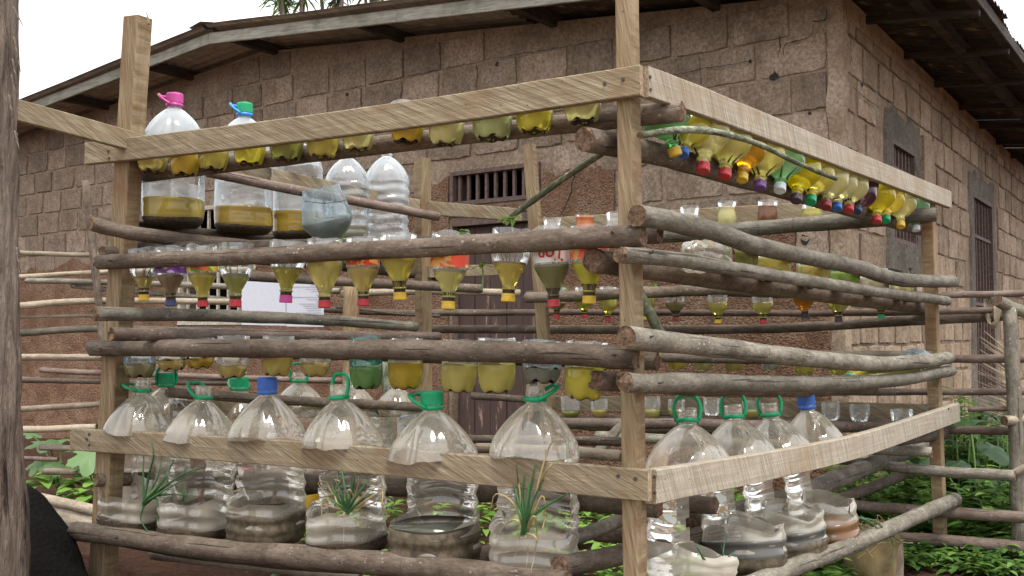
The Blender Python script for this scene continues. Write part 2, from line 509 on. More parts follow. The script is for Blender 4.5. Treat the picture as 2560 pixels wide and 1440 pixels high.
# ================================================================== SETTING
def proj(p):
    d = p - CAM
    f = d.y * CP + d.z * SP
    up = -d.y * SP + d.z * CP
    return 1280 + FPX * d.x / f, 720 - FPX * up / f
def gz(x, y):
    z = 0.05 * noise.noise(Vector((x * .5, y * .5, 1.3))) + .030 * noise.noise(Vector((x * 2.3, y * 2.3, 4))) + .014 * noise.noise(Vector((x * 8, y * 8, 9)))
    k = min(1, max(0, (-x - 1.2) / 3)) * min(1, max(0, (y - 5) / 4))
    return z - .10 * k
def make_ground():
    N = 190
    def wp(i, c): 
        t = (i / N - .5) * 2
        return c + 4.2 * t + 90 * t ** 7
    V = []
    for j in range(N + 1):
        for i in range(N + 1):
            x, y = wp(i, 0), wp(j, 4.5)
            V.append((x, y, gz(x, y)))
    Fc = [(j * (N + 1) + i, j * (N + 1) + i + 1, (j + 1) * (N + 1) + i + 1, (j + 1) * (N + 1) + i) for j in range(N) for i in range(N)]
    prop(obj('ground', mesh('ground', V, Fc, M_SOIL, True)), 'reddish brown garden soil sloping up to the house wall', 'soil', kind='structure')
make_ground()
M_BOUNCE = brick_mat('pale_bounce_earth', (.22, .15, .105), (.30, .215, .155), (.38, .285, .21), (.13, .085, .06))
def make_bounce_sheet():  # unseen sheet added to bounce light up onto the rack; no path known
    V = []; Fc = []; idx = {}
    N = 60
    for j in range(N + 1):
        for i in range(N + 1):
            x, y = -9 + 18 * i / N, -9 + 13 * j / N
            V.append((x, y, gz(x, y) + .012 + .004))
    for j in range(N):
        for i in range(N):
            c = Vector((-9 + 18 * (i + .5) / N, -9 + 13 * (j + .5) / N, 0))
            if ((c - F.p).dot(F.n) > .42 or (c - RR.p).dot(RR.n) > .42) and (c - S.p).dot(S.n) < 4 and (c - B.p).dot(B.n) < -.6:
                a = j * (N + 1) + i
                Fc.append((a, a + 1, a + N + 2, a + N + 1))
    prop(obj('path', mesh('path', V, Fc, M_BOUNCE, True)), 'unseen pale earth sheet added to bounce light onto the rack', 'path', kind='structure')
make_bounce_sheet()

# ------------------------------------------------------------------ house
house = thing('earth_block_house', 'earth block house with rusty corrugated roof and barred windows', 'house', K0 - Vector((0, 0, 1)))
FL, DEP = 11.0, 8.0
sP = W.s(W.at(650, 130))
zP = W.at(650, 130).z
pr = W.at(1913, 0); pl_ = W.at(50, 343)
kR = (zP - pr.z) / (sP - W.s(pr)); kL = (zP - pl_.z) / (W.s(pl_) - sP)
def ztop(s):
    return zP - (kR * (sP - s) if s < sP else kL * (s - sP))
def opening(pl, u0, u1, v0, v1):
    a, b = pl.at(u0, v0), pl.at(u1, v1)
    um, = ((u0 + u1) / 2,)
    zt, zb = pl.at(um, v0).z, pl.at(um, v1).z
    s0, s1 = sorted((pl.s(a), pl.s(b)))
    return [s0, s1, zb, zt]
OP_TR = opening(W, 1128, 1352, 418, 506)
OP_DOOR = [OP_TR[0] + .03, OP_TR[1] - .01, -.1, W.at(1235, 541).z]
OP_WIN = opening(W, 452, 640, 512, 812)
OP_W1 = opening(WR, 2224, 2286, 366, 612)
OP_W2 = opening(WR, 2428, 2487, 500, 1000)
def wall(name, pl, L, top, ops, mat, depth=.22):
    xs = sorted({0, L, *[o[0] for o in ops], *[o[1] for o in ops], *[L * i / 14 for i in range(15)], *([sP] if pl is W else [])})
    zs = sorted({-.3, *[o[2] for o in ops], *[o[3] for o in ops], 1.0, 2.0})
    V, Fc = [], []
    def quad(a, b, c, d):
        i = len(V); V.extend([a, b, c, d]); Fc.append((i, i + 1, i + 2, i + 3))
    o0 = house.location
    for a, b in zip(xs[:-1], xs[1:]):
        for k, z0 in enumerate(zs):
            last = k == len(zs) - 1
            z1 = None if last else zs[k + 1]
            m, mz = (a + b) / 2, z0 + .01
            if any(o[0] < m < o[1] and o[2] <= mz < o[3] for o in ops): continue
            quad(pl.pt(a, z0) - o0, pl.pt(b, z0) - o0, pl.pt(b, top(b) if last else z1) - o0, pl.pt(a, top(a) if last else z1) - o0)
    for s0, s1, z0, z1 in ops:
        q = lambda s, z, d: pl.pt(s, z, -d) - o0
        for (a, b) in (((s0, z0), (s0, z1)), ((s0, z1), (s1, z1)), ((s1, z1), (s1, z0)), ((s1, z0), (s0, z0))):
            quad(q(*a, 0), q(*b, 0), q(*b, depth), q(*a, depth))
    return obj(name, mesh(name, V, Fc, mat), house)
front = wall('front_wall', W, FL, ztop, [OP_TR, OP_DOOR, OP_WIN], M_MORT)
side = wall('side_wall', WR, DEP, lambda s: ztop(0), [OP_W1, OP_W2], M_MORT2)
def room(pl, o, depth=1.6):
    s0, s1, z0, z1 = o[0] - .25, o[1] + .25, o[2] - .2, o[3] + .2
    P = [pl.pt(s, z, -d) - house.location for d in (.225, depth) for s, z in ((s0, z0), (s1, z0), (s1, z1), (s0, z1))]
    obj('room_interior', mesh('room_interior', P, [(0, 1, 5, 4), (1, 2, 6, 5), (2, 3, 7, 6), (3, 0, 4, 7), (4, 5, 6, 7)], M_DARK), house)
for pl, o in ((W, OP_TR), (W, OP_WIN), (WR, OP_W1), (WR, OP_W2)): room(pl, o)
# back and far walls close the building
o0 = house.location
q = [W.pt(0, 0, -DEP), W.pt(FL, 0, -DEP), W.pt(FL, 0, 0)]
Vb = [p - o0 + Vector((0, 0, z)) for p in q for z in (-.3, 2.6)]
obj('back_wall', mesh('back_wall', Vb, [(0, 2, 3, 1), (2, 4, 5, 3)], M_MORT), house)

def block_mesh(seed, L=.385, H=.205, T=.05):
    V, Fc = [], []
    nx, nz = 8, 5
    for layer, (ins, y) in enumerate(((.0, -T * .5), (.0, .009), (.004, .014))):
        for j in range(nz + 1):
            for i in range(nx + 1):
                x, z = (i / nx - .5) * (L - 2 * ins), (j / nz - .5) * (H - 2 * ins)
                cx = abs(i / nx - .5) * 2; cz = abs(j / nz - .5) * 2
                if cx == 1 and cz == 1: x *= .985; z *= .97
                e = noise.noise(Vector((x * 12 + seed * 3.7, z * 12, seed)))
                e2 = noise.noise(Vector((x * 25 + seed * 5.1, z * 25, seed + 3)))
                x += .008 * e + .006 * e2 if cx == 1 else 0
                z += .006 * e2 + .004 * e if cz == 1 else 0
                V.append((x, y + (.006 * e + .004 * e2 if layer == 2 else 0), z))
    n = (nx + 1) * (nz + 1)
    for j in range(nz):
        for i in range(nx):
            a = 2 * n + j * (nx + 1) + i
            Fc.append((a, a + 1, a + nx + 2, a + nx + 1))
    rim = [i for i in range(nx + 1)] + [j * (nx + 1) + nx for j in range(1, nz + 1)] + [nz * (nx + 1) + i for i in range(nx - 1, -1, -1)] + [j * (nx + 1) for j in range(nz - 1, 0, -1)]
    for l in (0, 1):
        for a, b in zip(rim, rim[1:] + rim[:1]):
            Fc.append((l * n + a, l * n + b, (l + 1) * n + b, (l + 1) * n + a))
    return V, Fc
BV = [block_mesh(i) for i in range(9)]
BLOCKS = {m.name: [mesh('brick', v, f, m, False) for v, f in BV] for m in (M_BRICK, M_BRICK2)}
def lay(pl, wallo, mat, smax, zmax, keep, s_start=0.0):
    yax = pl.n; zax = Vector((0, 0, 1)); xax = yax.cross(zax)
    rot = Matrix((xax, yax, zax)).transposed().to_4x4()
    cnt = 0
    z = .02; c = 0
    while z < zmax:
        s = s_start + (.0 if c % 2 else .21) + rnd(-.02, .02)
        if c % 2 == 0: row = [(s_start, s_start + .195)]
        else: row = []
        while s < smax:
            L = rnd(.34, .43)
            row.append((s + .012, s + L - .012)); s += L + .006
        for a, b in row:
            m = (a + b) / 2; zc = z + .112
            p = pl.pt(m, zc + rnd(-.004, .004), rnd(-.005, .003))
            u, v = proj(p)
            if not (-60 < u < 2620 and -60 < v < 1250): continue
            if not keep(a, b, z + .01, z + .215, u, v): continue
            if pl is W and z + .225 > ztop(m) - .01: continue
            Ms = Matrix.Translation(p) @ rot @ Matrix.Rotation(rnd(-.012, .012), 4, 'Y') @ Matrix.Diagonal((max(.3, (b - a - .012) / .385), 1, rnd(.965, 1.04), 1))
            obj('brick', random.choice(BLOCKS[mat.name]), wallo, Ms, True)
            cnt += 1
        z += .225; c += 1
    return cnt
def clear(o, a, b, z0, z1, m=.0):
    return b < o[0] - m or a > o[1] + m or z1 < o[2] - m or z0 > o[3] + m
def rend_top(s):                    # upper edge of the rough earth render on the front wall
    u = proj(W.pt(s, 1.5))[0]
    if u < 380: z = 1.72
    elif u < 1000: z = 1.72 + (u - 380) / 620 * .18
    elif u < 1540: z = 2.16
    elif u < 2000: z = 1.62
    else: z = 1.45
    return z + .13 * noise.noise(Vector((s * 1.7, 0, 5))) + .06 * noise.noise(Vector((s * 6, 0, 8)))
def keepF(a, b, z0, z1, u, v):
    if not all(clear(o, a, b, z0, z1, .02) for o in (OP_TR, OP_DOOR, OP_WIN)): return False
    return z0 > rend_top((a + b) / 2) - .12
def keepR(a, b, z0, z1, u, v):
    return clear(OP_W1, a, b, z0, z1, .14) and clear(OP_W2, a, b, z0, z1, .16) and z0 > .1
n1 = lay(W, front, M_BRICK, 10.2, 3.5, keepF, .075)
n2 = lay(WR, side, M_BRICK2, 7.4, ztop(0) - .12, keepR, .065)
print('bricks', n1, n2)
# rough render on the lower wall, a real uneven layer
def render_layer():
    NX, NZ = 330, 90
    V, Fc = [], []
    idx = {}
    for j in range(NZ + 1):
        for i in range(NX + 1):
            s = .07 + (9.9 - .07) * i / NX; z = -.2 + 2.55 * j / NZ
            k = min(1, max(0, (rend_top(s) - z) / .06))
            d = -.03 + .048 * k + (.016 * noise.noise(Vector((s * 7, z * 7, 2))) + .012 * noise.noise(Vector((s * 19, z * 19, 6))) + .007 * noise.noise(Vector((s * 42, z * 42, 3)))) * k
            V.append(W.pt(s, z, d) - house.location)
    ops = (OP_TR, OP_DOOR, OP_WIN)
    for j in range(NZ):
        for i in range(NX):
            s = .07 + (9.9 - .07) * (i + .5) / NX; z = -.2 + 2.55 * (j + .5) / NZ
            if z > rend_top(s) + .03: continue
            if any(o[0] - .01 < s < o[1] + .01 and o[2] - .01 < z < o[3] + .01 for o in ops): continue
            a = j * (NX + 1) + i
            Fc.append((a, a + 1, a + NX + 2, a + NX + 1))
    obj('earth_render', mesh('earth_render', V, Fc, M_REND, True), house)
render_layer()
# plastered corner pier
def pier():
    V, Fc = [], []
    N = 70
    for j in range(N + 1):
        z = -.2 + (ztop(0) + .2) * j / N
        for i, (pl, s) in enumerate(((W, .085), (W, .07), (W, .035), (W, .0), (WR, .015), (WR, .04), (WR, .06), (WR, .075))):
            e = .012 * noise.noise(Vector((i * 2.1, z * 5, 1))) + .006 * noise.noise(Vector((i * 4.1, z * 17, 7)))
            o = -.02 if i in (0, 7) else .020 + e
            p = pl.pt(s + (e if i in (1, 6) else 0), z, o)
            if i in (3, 4): p = W.pt(0, z) + W.n * (.018 + e) + WR.n * (.018 + e) - (W.n * .012 if i == 4 else WR.n * .012)
            V.append(p - house.location)
    for j in range(N):
        for i in range(7):
            a = j * 8 + i
            Fc.append((a, a + 1, a + 9, a + 8))
    obj('corner_pier', mesh('corner_pier', V, Fc, M_BRICK2, False), house)
pier()
# top beam of the side wall
def wbox(name, pl, s0, s1, z0, z1, d0, d1, mat, parent, jit=0.0):
    P = []
    for d in (d0, d1):
        for s, z in ((s0, z0), (s1, z0), (s1, z1), (s0, z1)):
            P.append(pl.pt(s, z, d) - wmat(parent).translation)
    return obj(name, mesh(name, P, [(0, 3, 2, 1), (4, 5, 6, 7), (0, 1, 5, 4), (1, 2, 6, 5), (2, 3, 7, 6), (3, 0, 4, 7)], mat), parent)
s_a, s_b = sorted((WR.s(WR.at(2300, 480)), WR.s(WR.at(2326, 480))))
wbox('plaster_strip', WR, s_a, s_b, .2, WR.at(2313, 350).z, -.02, .035, M_BRICK2, house)
wbox('ring_beam', WR, .08, DEP, ztop(0) - .13, ztop(0) + .0, -.05, .018, M_BRICK2, house)
# cement patches round the side windows
def patch(name, pl, o, m, mat):
    N = 40
    s0, s1, z0, z1 = o[0] - m * 1.2, o[1] + m * 1.2, o[2] - m * 1.6, o[3] + m * 1.6
    V, Fc = [], []
    for j in range(N + 1):
        for i in range(N + 1):
            s, z = s0 + (s1 - s0) * i / N, z0 + (z1 - z0) * j / N
            ed = min(i, N - i) / N * (s1 - s0) * 1.2, min(j, N - j) / N * (z1 - z0)
            k = min(1, max(0, (min(ed) - .05 + .07 * noise.noise(Vector((s * 5, z * 5, 3)))) / .03))
            d = -.025 + .044 * k + .007 * noise.noise(Vector((s * 25, z * 25, 1))) * k
            V.append(pl.pt(s, z, d) - house.location)
    for j in range(N):
        for i in range(N):
            s, z = s0 + (s1 - s0) * (i + .5) / N, z0 + (z1 - z0) * (j + .5) / N
            if o[0] < s < o[1] and o[2] < z < o[3]: continue
            a = j * (N + 1) + i
            Fc.append((a, a + 1, a + N + 2, a + N + 1))
    obj(name, mesh(name, V, Fc, mat), house)
patch('cement_patch', WR, OP_W1, .17, M_CEM)
patch('cement_patch', WR, OP_W2, .17, M_CEM)
# barred windows
def bars(name, pl, o, n, mat, fw=.035, rails=(), glass=False):
    e = obj(name, mesh(name, [], [], mat), house, Matrix.Translation(pl.pt(o[0], o[2], 0) - house.location))
    s0, s1, z0, z1 = o
    P, Fc = [], []
    def bx(a, b, c, d, d0, d1):
        i = len(P)
        for dd in (d0, d1):
            for s, z in ((a, c), (b, c), (b, d), (a, d)): P.append(pl.pt(s, z, dd) - wmat(e).translation)
        for f in ((0, 3, 2, 1), (4, 5, 6, 7), (0, 1, 5, 4), (1, 2, 6, 5), (2, 3, 7, 6), (3, 0, 4, 7)): Fc.append(tuple(i + k for k in f))
    bx(s0, s1, z0, z0 + fw, -.06, .02); bx(s0, s1, z1 - fw, z1, -.06, .02)
    bx(s0, s0 + fw, z0 + fw, z1 - fw, -.06, .019); bx(s1 - fw, s1, z0 + fw, z1 - fw, -.06, .019)
    e.data = mesh(name, P, Fc, mat)
    for k in range(n):
        s = s0 + fw + (s1 - s0 - 2 * fw) * (k + .5) / n
        wbox('bar', pl, s - .011, s + .011, z0 + fw, z1 - fw, -.03, -.008, mat, e)
    for r in rails:
        z = z0 + (z1 - z0) * r
        wbox('rail', pl, s0 + fw, s1 - fw, z - .014, z + .014, -.04, .0, mat, e)
    return e
bars('transom_window', W, OP_TR, 9, M_IRON, .03)
bars('barred_window', WR, OP_W1, 6, M_IRON, .03, (.74,))
bars('barred_window', WR, OP_W2, 6, M_IRON, .035, (.47, .80))
bars('barred_window', W, OP_WIN, 7, M_CREAM, .035, (.33, .72))
# plank door
dr = wbox('door_frame', W, OP_DOOR[0], OP_DOOR[1], OP_DOOR[3] - .05, OP_DOOR[3], -.12, .01, M_IRON, house)
nd = 5
dw = (OP_DOOR[1] - OP_DOOR[0] - .04) / nd
door = wbox('door', W, OP_DOOR[0], OP_DOOR[1], -.1, OP_DOOR[3] - .05, -.12, -.09, M_IRON, house)
for k in range(nd):
    a = OP_DOOR[0] + .02 + k * dw
    wbox('plank', W, a + .003, a + dw - .003, -.05, OP_DOOR[3] - .06, -.088, -.062 - .004 * (k % 2), M_DOOR, door)
wbox('lintel', W, OP_TR[0] - .1, OP_TR[1] + .1, OP_DOOR[3] + .003, OP_TR[2] - .003, -.10, -.005, M_IRON, house)
# wall holes drawn as flat dark discs, their inner shade painted on
def shade_disc(pl, u, v, r):
    p = pl.at(u, v, .018)
    V = [p + pl.n * .001 - house.location]
    n = 11
    for i in range(n):
        a = 2 * PI * i / n
        k = r * rnd(.35, .8)
        V.append(p + (pl.e * math.cos(a) * k + Vector((0, 0, 1)) * math.sin(a) * k) - pl.n * .0 - house.location)
    V[0] = V[0] - pl.n * .002
    obj('wall_hole_shade', mesh('wall_hole_shade', V, [(0, 1 + i, 1 + (i + 1) % n) for i in range(n)], M_DARK), house)
for u, v, r in ((868, 236, .028), (1243, 160, .028), (1935, 190, .042), (2024, 283, .018), (1875, 152, .018), (2012, 600, .05)): shade_disc(W, u, v, r)
for u, v, r in ((2156, 212, .035), (2394, 705, .05), (2360, 336, .02)): shade_disc(WR, u, v, r)

def crack(pl, pts, wd, off=.032):
    P3 = [pl.at(u, v, off) for u, v in pts]
    pa = spline(P3, 6 * len(P3))
    V, Fc = [], []
    for i, p in enumerate(pa):
        t = (pa[min(i + 1, len(pa) - 1)] - pa[max(i - 1, 0)]).normalized()
        sd = t.cross(pl.n)
        k = wd * (.4 + abs(noise.noise(p * 30)) * 1.3) * math.sin(PI * (i + .5) / len(pa)) ** .5
        j = sd * .008 * noise.noise(p * 22)
        V += [p + sd * k + j - house.location, p - sd * k + j - house.location]
    for i in range(len(pa) - 1): Fc.append((2 * i, 2 * i + 1, 2 * i + 3, 2 * i + 2))
    obj('wall_crack', mesh('wall_crack', V, Fc, M_DARK), house)
crack(W, [(2068, 18), (2064, 48), (2030, 54)], .006)
crack(W, [(2038, 60), (2025, 90), (1995, 102), (1962, 112), (1958, 140)], .004)
crack(W, [(1945, 80), (1950, 110), (1944, 148)], .004)
crack(W, [(1446, 420), (1432, 450), (1428, 480), (1412, 520), (1400, 545)], .007, .045)
crack(W, [(1210, 150), (1300, 135), (1400, 118), (1535, 95)], .003)
crack(W, [(1610, 200), (1720, 180), (1800, 165), (1905, 148)], .003)
crack(WR, [(2122, 60), (2128, 140), (2122, 165)], .006)
crack(WR, [(2130, 215), (2170, 250), (2205, 275)], .005)

# ------------------------------------------------------------------ roof
roof = obj('roof', mesh('roof', [], [], M_ROOF), house)
OV, EV = .52, .66
def zr(s):
    return ztop(s) + .065
def sheet(s0, s1, o0_, o1_, lift):
    V, Fc = [], []
    per = .095
    NO = int((o0_ - o1_) / per * 6); NS = 8
    for j in range(NS + 1):
        s = s0 + (s1 - s0) * j / NS
        for i in range(NO + 1):
            o = o0_ + (o1_ - o0_) * i / NO
            edge = .02 * noise.noise(Vector((o * 3, lift * 50, 2))) if j == NS else 0
            z = zr(s) + lift + .012 * math.sin(2 * PI * o / per) + .012 * noise.noise(Vector((s * 1.1, o * .9, lift * 9)))
            V.append(W.pt(s + edge, z, o) - house.location)
    for j in range(NS):
        for i in range(NO):
            a = j * (NO + 1) + i
            Fc.append((a, a + 1, a + NO + 2, a + NO + 1))
    obj('roof_sheet', mesh('roof_sheet', V, Fc, M_SOOT if s0 == 2.25 else M_ROOF, True), roof)
w_sh = .85
o = OV + .06; k = 0
while o > -7.6:
    for s0, s1 in ((sP - .02, 2.1), (2.25, -EV), (sP + .02, sP + 5.4)):
        sheet(s0, s1 + rnd(-.03, .05), o + .03, o - w_sh, (k % 2) * .010 + (.012 if s0 == sP - .02 else 0))
    o -= w_sh; k += 1
def ridge():
    V, Fc = [], []
    for i in range(40):
        o_ = OV + .10 - i * .2
        for ds in (.16, .0, -.16):
            V.append(W.pt(sP + ds, zr(sP + ds) + (.045 if ds == 0 else .026) + .004 * noise.noise(Vector((i, ds * 9, 0))), o_) - house.location)
    for i in range(39):
        for j in range(2): Fc.append((i * 3 + j, i * 3 + j + 1, i * 3 + j + 4, i * 3 + j + 3))
    obj('ridge_cap', mesh('ridge_cap', V, Fc, M_ROOF), roof)
ridge()
def beam(name, p0, p1, w_, h, mat, parent, n=8, wob=.03):
    return sweep(name, spline([p0, p1], n), rect(w_, h, .004), mat, parent, smooth=False, wob=wob)
M_FASC = plank_mat('mossy_fascia', (.22, .205, .165), (.40, .375, .31), (.56, .53, .45), 5, (.10, .12, .06))
M_RAFT = plank_mat('sooty_rafter', (.035, .028, .024), (.075, .06, .05), (.13, .105, .085), 5, (.02, .018, .016))
dz = Vector((0, 0, 1))
for s0, s1 in ((sP, sP - 2.1), (sP - 2.103, sP - 4.0), (sP - 4.003, -EV), (sP, sP + 2.6), (sP + 2.603, sP + 5.3)):
    beam('fascia', W.pt(s0, zr(s0) - .075, OV), W.pt(s1, zr(s1) - .075, OV), .025, .092, M_FASC, roof)
for u, v in ((690, 128), (1005, 97), (1385, 47), (1790, 12), (270, 255), (480, 190)):
    s = W.s(W.at(u, v))
    beam('purlin', W.pt(s, zr(s) - .062, OV - .02), W.pt(s, zr(s) - .062, -7), .055, .085, M_RAFT, roof)
for s in (-.36, -EV + .03):
    beam('purlin', W.pt(s, zr(s) - .055 - (.02 if s > -.5 else 0), OV - .02), W.pt(s, zr(s) - .055 - (.02 if s > -.5 else 0), -7), .06, .075, M_RAFT, roof)
for i in range(8):
    oo = OV - .06 - i * .95
    beam('rafter', W.pt(.35, zr(.35) - .095, oo), W.pt(-EV + .02, zr(-EV) - .105, oo), .045, .045, M_RAFT, roof)

# ================================================================== RACK
rack = thing('bottle_rack', 'tall square rack of sawn posts, boards and round poles holding cut bottles', 'rack', (C0.x, C0.y, 0))
def P(pl, off, *uv):
    return [pl.at(u, v, off) for u, v in uv]
def pole(pl, off, uv, w0, w1, mat=None, name='pole', parent=None, cap=None, n=None, wob=.10):
    """w0, w1: pole width in photo pixels at its two ends"""
    pts = P(pl, off, *uv)
    r0, r1 = w0 / 2 * px(pts[0]), w1 / 2 * px(pts[-1])
    r0, r1 = (r0, r1) if pl is not None else (r0, r1)
    path = spline(pts, n or max(26, 8 * len(pts)))
    sd_ = rnd(0, 90)
    path = [q_ + Vector((0, 0, r0 * .09 * noise.noise(Vector((i * .22, sd_, 1))))) for i, q_ in enumerate(path)]
    return sweep(name, path, circ(r0, 16), mat or M_POLE, parent or rack, sc_=lambda t: (1 + (r1 / r0 - 1) * t) * (1 + .05 * noise.noise(Vector((t * 9, sd_, 5))) + .08 * max(0, noise.noise(Vector((t * 17, sd_, 8))) - .25)), wob=wob, capmat=cap or M_END, capw=.012)
def board(pl, off, top, hpx0, hpx1, th, mat, name='board', flip=1, nails=()):
    """board nailed to plane pl; top: pixel points of the top edge; heights in pixels at both ends"""
    pts = P(pl, off, *top)
    h0, h1 = hpx0 * px(pts[0]), hpx1 * px(pts[-1])
    h = (h0 + h1) / 2
    pts = [p - Vector((0, 0, h / 2)) for p in pts]
    o = sweep(name, spline(pts, 6 * max(2, len(pts))), rect(th, h, .0025), mat, rack, smooth=False, capmat=M_ENDP, wob=.035)
    for u, v in nails:
        p = pl.at(u, v, off + (th / 2 + .002) * flip)
        V = [p + (pl.e * math.cos(a) + Vector((0, 0, 1)) * math.sin(a)) * .0045 + pl.n * flip * d for d in (-.004, .0015) for a in [i * PI / 4 for i in range(8)]]
        Mo = wmat(o).inverted()
        obj('nail', mesh('nail', [Mo @ x for x in V], [tuple(range(8, 16))] + [(i, (i + 1) % 8, 8 + (i + 1) % 8, 8 + i) for i in range(8)], M_NAIL), o)
    return o
def post(p0, p1, w_, d, ax, mat=M_POST, tw=0.0):
    """square post from p0 (foot) to p1 (top); ax: horizontal direction of its width"""
    ref = Vector(ax)
    return sweep('post', spline([p0, p1], 16), rect(d, w_, .003), mat, rack, ref=ref, smooth=False, wob=.05, capmat=M_ENDP)
def foot(p, q):                      # extend the line q->p down to the ground
    d = p - q
    t = (-.08 - q.z) / d.z
    return q + d * t
# corner post, left post, far right post, two back posts
a, b = F.at(1567, -60, -.034), F.at(1588, 1440, -.034)
post(foot(b, a), a, .040, .066, F.e)
sp = F.at(1605, 90, -.03)
a, b = F.at(345, 45, -.034), F.at(257, 1440, -.034)
post(foot(b, a), a, .074, .062, F.e)
sweep('splinter', spline([F.at(372, 62, -.01), F.at(370, 45, -.01), F.at(364, 27, -.012)], 5), rect(.004, .010, .001), M_POST, rack, ref=(1, 0, 0), sc_=lambda t: 1 - .8 * t)
a, b = RR.at(2319, 492, -.03), RR.at(2354, 1440, -.03)
post(foot(b, a), a, .052, .05, RR.e)
a, b = S.at(1056, 396, 0), S.at(1060, 1100, 0)
post(foot(b, a), a, .062, .05, S.e)
a, b = B.at(1323, 362, 0), B.at(1368, 960, 0)
post(foot(b, a), a, .062, .045, B.e)
# boards
board(F, .013, [(220, 358), (620, 310), (1100, 243), (1604, 164)], 55, 78, .026, M_BOARD, nails=((270, 378), (272, 395), (1511, 209), (1557, 198)))
board(RR, .014, [(1610, 166), (1800, 240), (2050, 345), (2371, 479)], 80, 42, .026, M_BOARD_G, nails=((1626, 192), (1627, 224)))
board(F, .013, [(184, 1070), (640, 1096), (1100, 1130), (1624, 1174)], 54, 78, .026, M_BOARD, nails=((222, 1086), (216, 1098), (222, 1113), (1545, 1190), (1588, 1197)))
board(RR, .014, [(1627, 1174), (1760, 1153), (1920, 1128), (2153, 1082), (2391, 1008)], 78, 48, .03, M_BOARD_G, nails=((1638, 1192), (1638, 1232), (2372, 1022)))
board(S, -.04, [(20, 243), (290, 318), (560, 395), (1045, 500)], 56, 36, .024, M_BOARD)
board(S, -.03, [(1070, 503), (1300, 522)], 34, 32, .022, M_BOARD)
board(B, .085, [(1335, 548), (1640, 528), (2140, 500), (2330, 492)], 42, 40, .024, M_BOARD)
board(B, .085, [(1385, 990), (1700, 992), (2050, 1003), (2320, 1010)], 42, 40, .024, M_BOARD)
board(S, -.03, [(1070, 665), (1300, 660)], 28, 28, .022, M_BOARD)
board(S, -.04, [(430, 1000), (900, 1002), (1050, 1004)], 50, 36, .022, M_BOARD)
# ---- front face poles
pole(F, -.125, [(345, 438), (900, 370), (1300, 322), (1705, 279)], 40, 54)
pole(F, .030, [(248, 654), (640, 640), (1100, 616), (1609, 588)], 37, 58)
pole(F, -.118, [(300, 622), (1000, 612), (1652, 588)], 34, 45)
pole(F, .030, [(229, 870), (700, 872), (1150, 876), (1591, 894)], 40, 58)
pole(F, -.118, [(262, 868), (1000, 885), (1646, 903)], 34, 46)
pole(F, -.20, [(262, 1196), (700, 1205), (1200, 1230), (1648, 1268)], 40, 54)
pole(F, .035, [(188, 1327), (560, 1375), (1000, 1412), (1420, 1462)], 46, 66)
pole(F, -.17, [(176, 1325), (560, 1385), (1000, 1420), (1560, 1475)], 40, 55)
pole(F, -.30, [(380, 1386), (640, 1416), (900, 1450)], 26, 26, M_POLE_L)
# ---- side (left, receding) poles
pole(S, -.10, [(228, 559), (345, 585), (640, 618), (1010, 652)], 38, 27)
pole(S, .08, [(240, 556), (640, 600), (1010, 640)], 32, 24)
pole(S, -.16, [(520, 430), (700, 468), (900, 505), (1094, 541)], 26, 22, M_POLE_P)
pole(S, -.10, [(238, 785), (500, 788), (800, 800), (1040, 816)], 36, 24, M_POLE_G)
pole(S, -.22, [(278, 835), (600, 838), (1096, 842)], 34, 24, M_POLE_P)
pole(S, .04, [(255, 632), (700, 650), (1100, 690)], 34, 26)
pole(S, -.10, [(620, 690), (900, 706), (1200, 722)], 26, 22)
pole(S, -.12, [(420, 980), (700, 1000), (1100, 1020)], 26, 22)
pole(S, .08, [(240, 1200), (700, 1190), (1100, 1180)], 34, 26)
pole(S, -.14, [(560, 1200), (900, 1175), (1300, 1130)], 34, 26)
# ---- right face poles
pole(RR, -.115, [(1462, 347), (1640, 385), (1920, 462), (2306, 572)], 62, 36)
pole(RR, .032, [(1592, 537), (1760, 573), (1920, 622), (2120, 663), (2253, 699), (2382, 704)], 56, 30, M_POLE_G)
pole(RR, .032, [(1551, 637), (1700, 650), (1920, 686), (2220, 733), (2368, 752)], 42, 24, M_POLE_G)
pole(RR, -.115, [(1482, 652), (1620, 672), (1920, 714), (2315, 768)], 62, 36)
pole(RR, .032, [(1566, 843), (1700, 858), (1920, 884), (2120, 906), (2250, 908), (2371, 896)], 58, 32, M_POLE_G)
pole(RR, .032, [(1562, 956), (1760, 957), (1990, 960), (2150, 957), (2280, 945), (2377, 926)], 52, 28, M_POLE_G)
pole(RR, -.115, [(1488, 951), (1750, 968), (2000, 975), (2180, 968)], 50, 32)
pole(RR, -.24, [(1735, 1310), (1960, 1248), (2150, 1175), (2322, 1104)], 52, 38, M_POLE_G)
pole(RR, -.32, [(1640, 1390), (1980, 1292), (2200, 1210), (2368, 1148)], 36, 24)
pole(RR, .035, [(1800, 1490), (1960, 1427), (2155, 1352), (2387, 1249)], 48, 34, M_POLE_G)
pole(RR, -.20, [(1398, 1416), (1560, 1386), (1700, 1352), (1900, 1310)], 52, 44)
pole(RR, -.72, [(1146, 1404), (1270, 1372), (1450, 1335)], 42, 36)
pole(RR, -.28, [(1430, 1345), (1505, 1318), (1640, 1262)], 36, 32, M_POLE_G)
# front-direction stubs poking out past the corner
pole(F, -.50, [(1490, 1330), (1560, 1335), (1645, 1330)], 44, 44)
pole(F, -.58, [(1380, 1250), (1600, 1262), (1790, 1262)], 42, 44)
pole(F, -.40, [(1330, 1170), (1500, 1185), (1720, 1220)], 24, 24, M_POLE_P)
pole(F, -.42, [(1190, 1120), (1400, 1128), (1556, 1140)], 26, 30, M_POLE_L)
pole(F, -.50, [(1060, 1098), (1330, 1100), (1600, 1105)], 22, 24)
pole(RR, -.55, [(1490, 1135), (1530, 1090), (1560, 1055)], 26, 22, M_POLE_G)
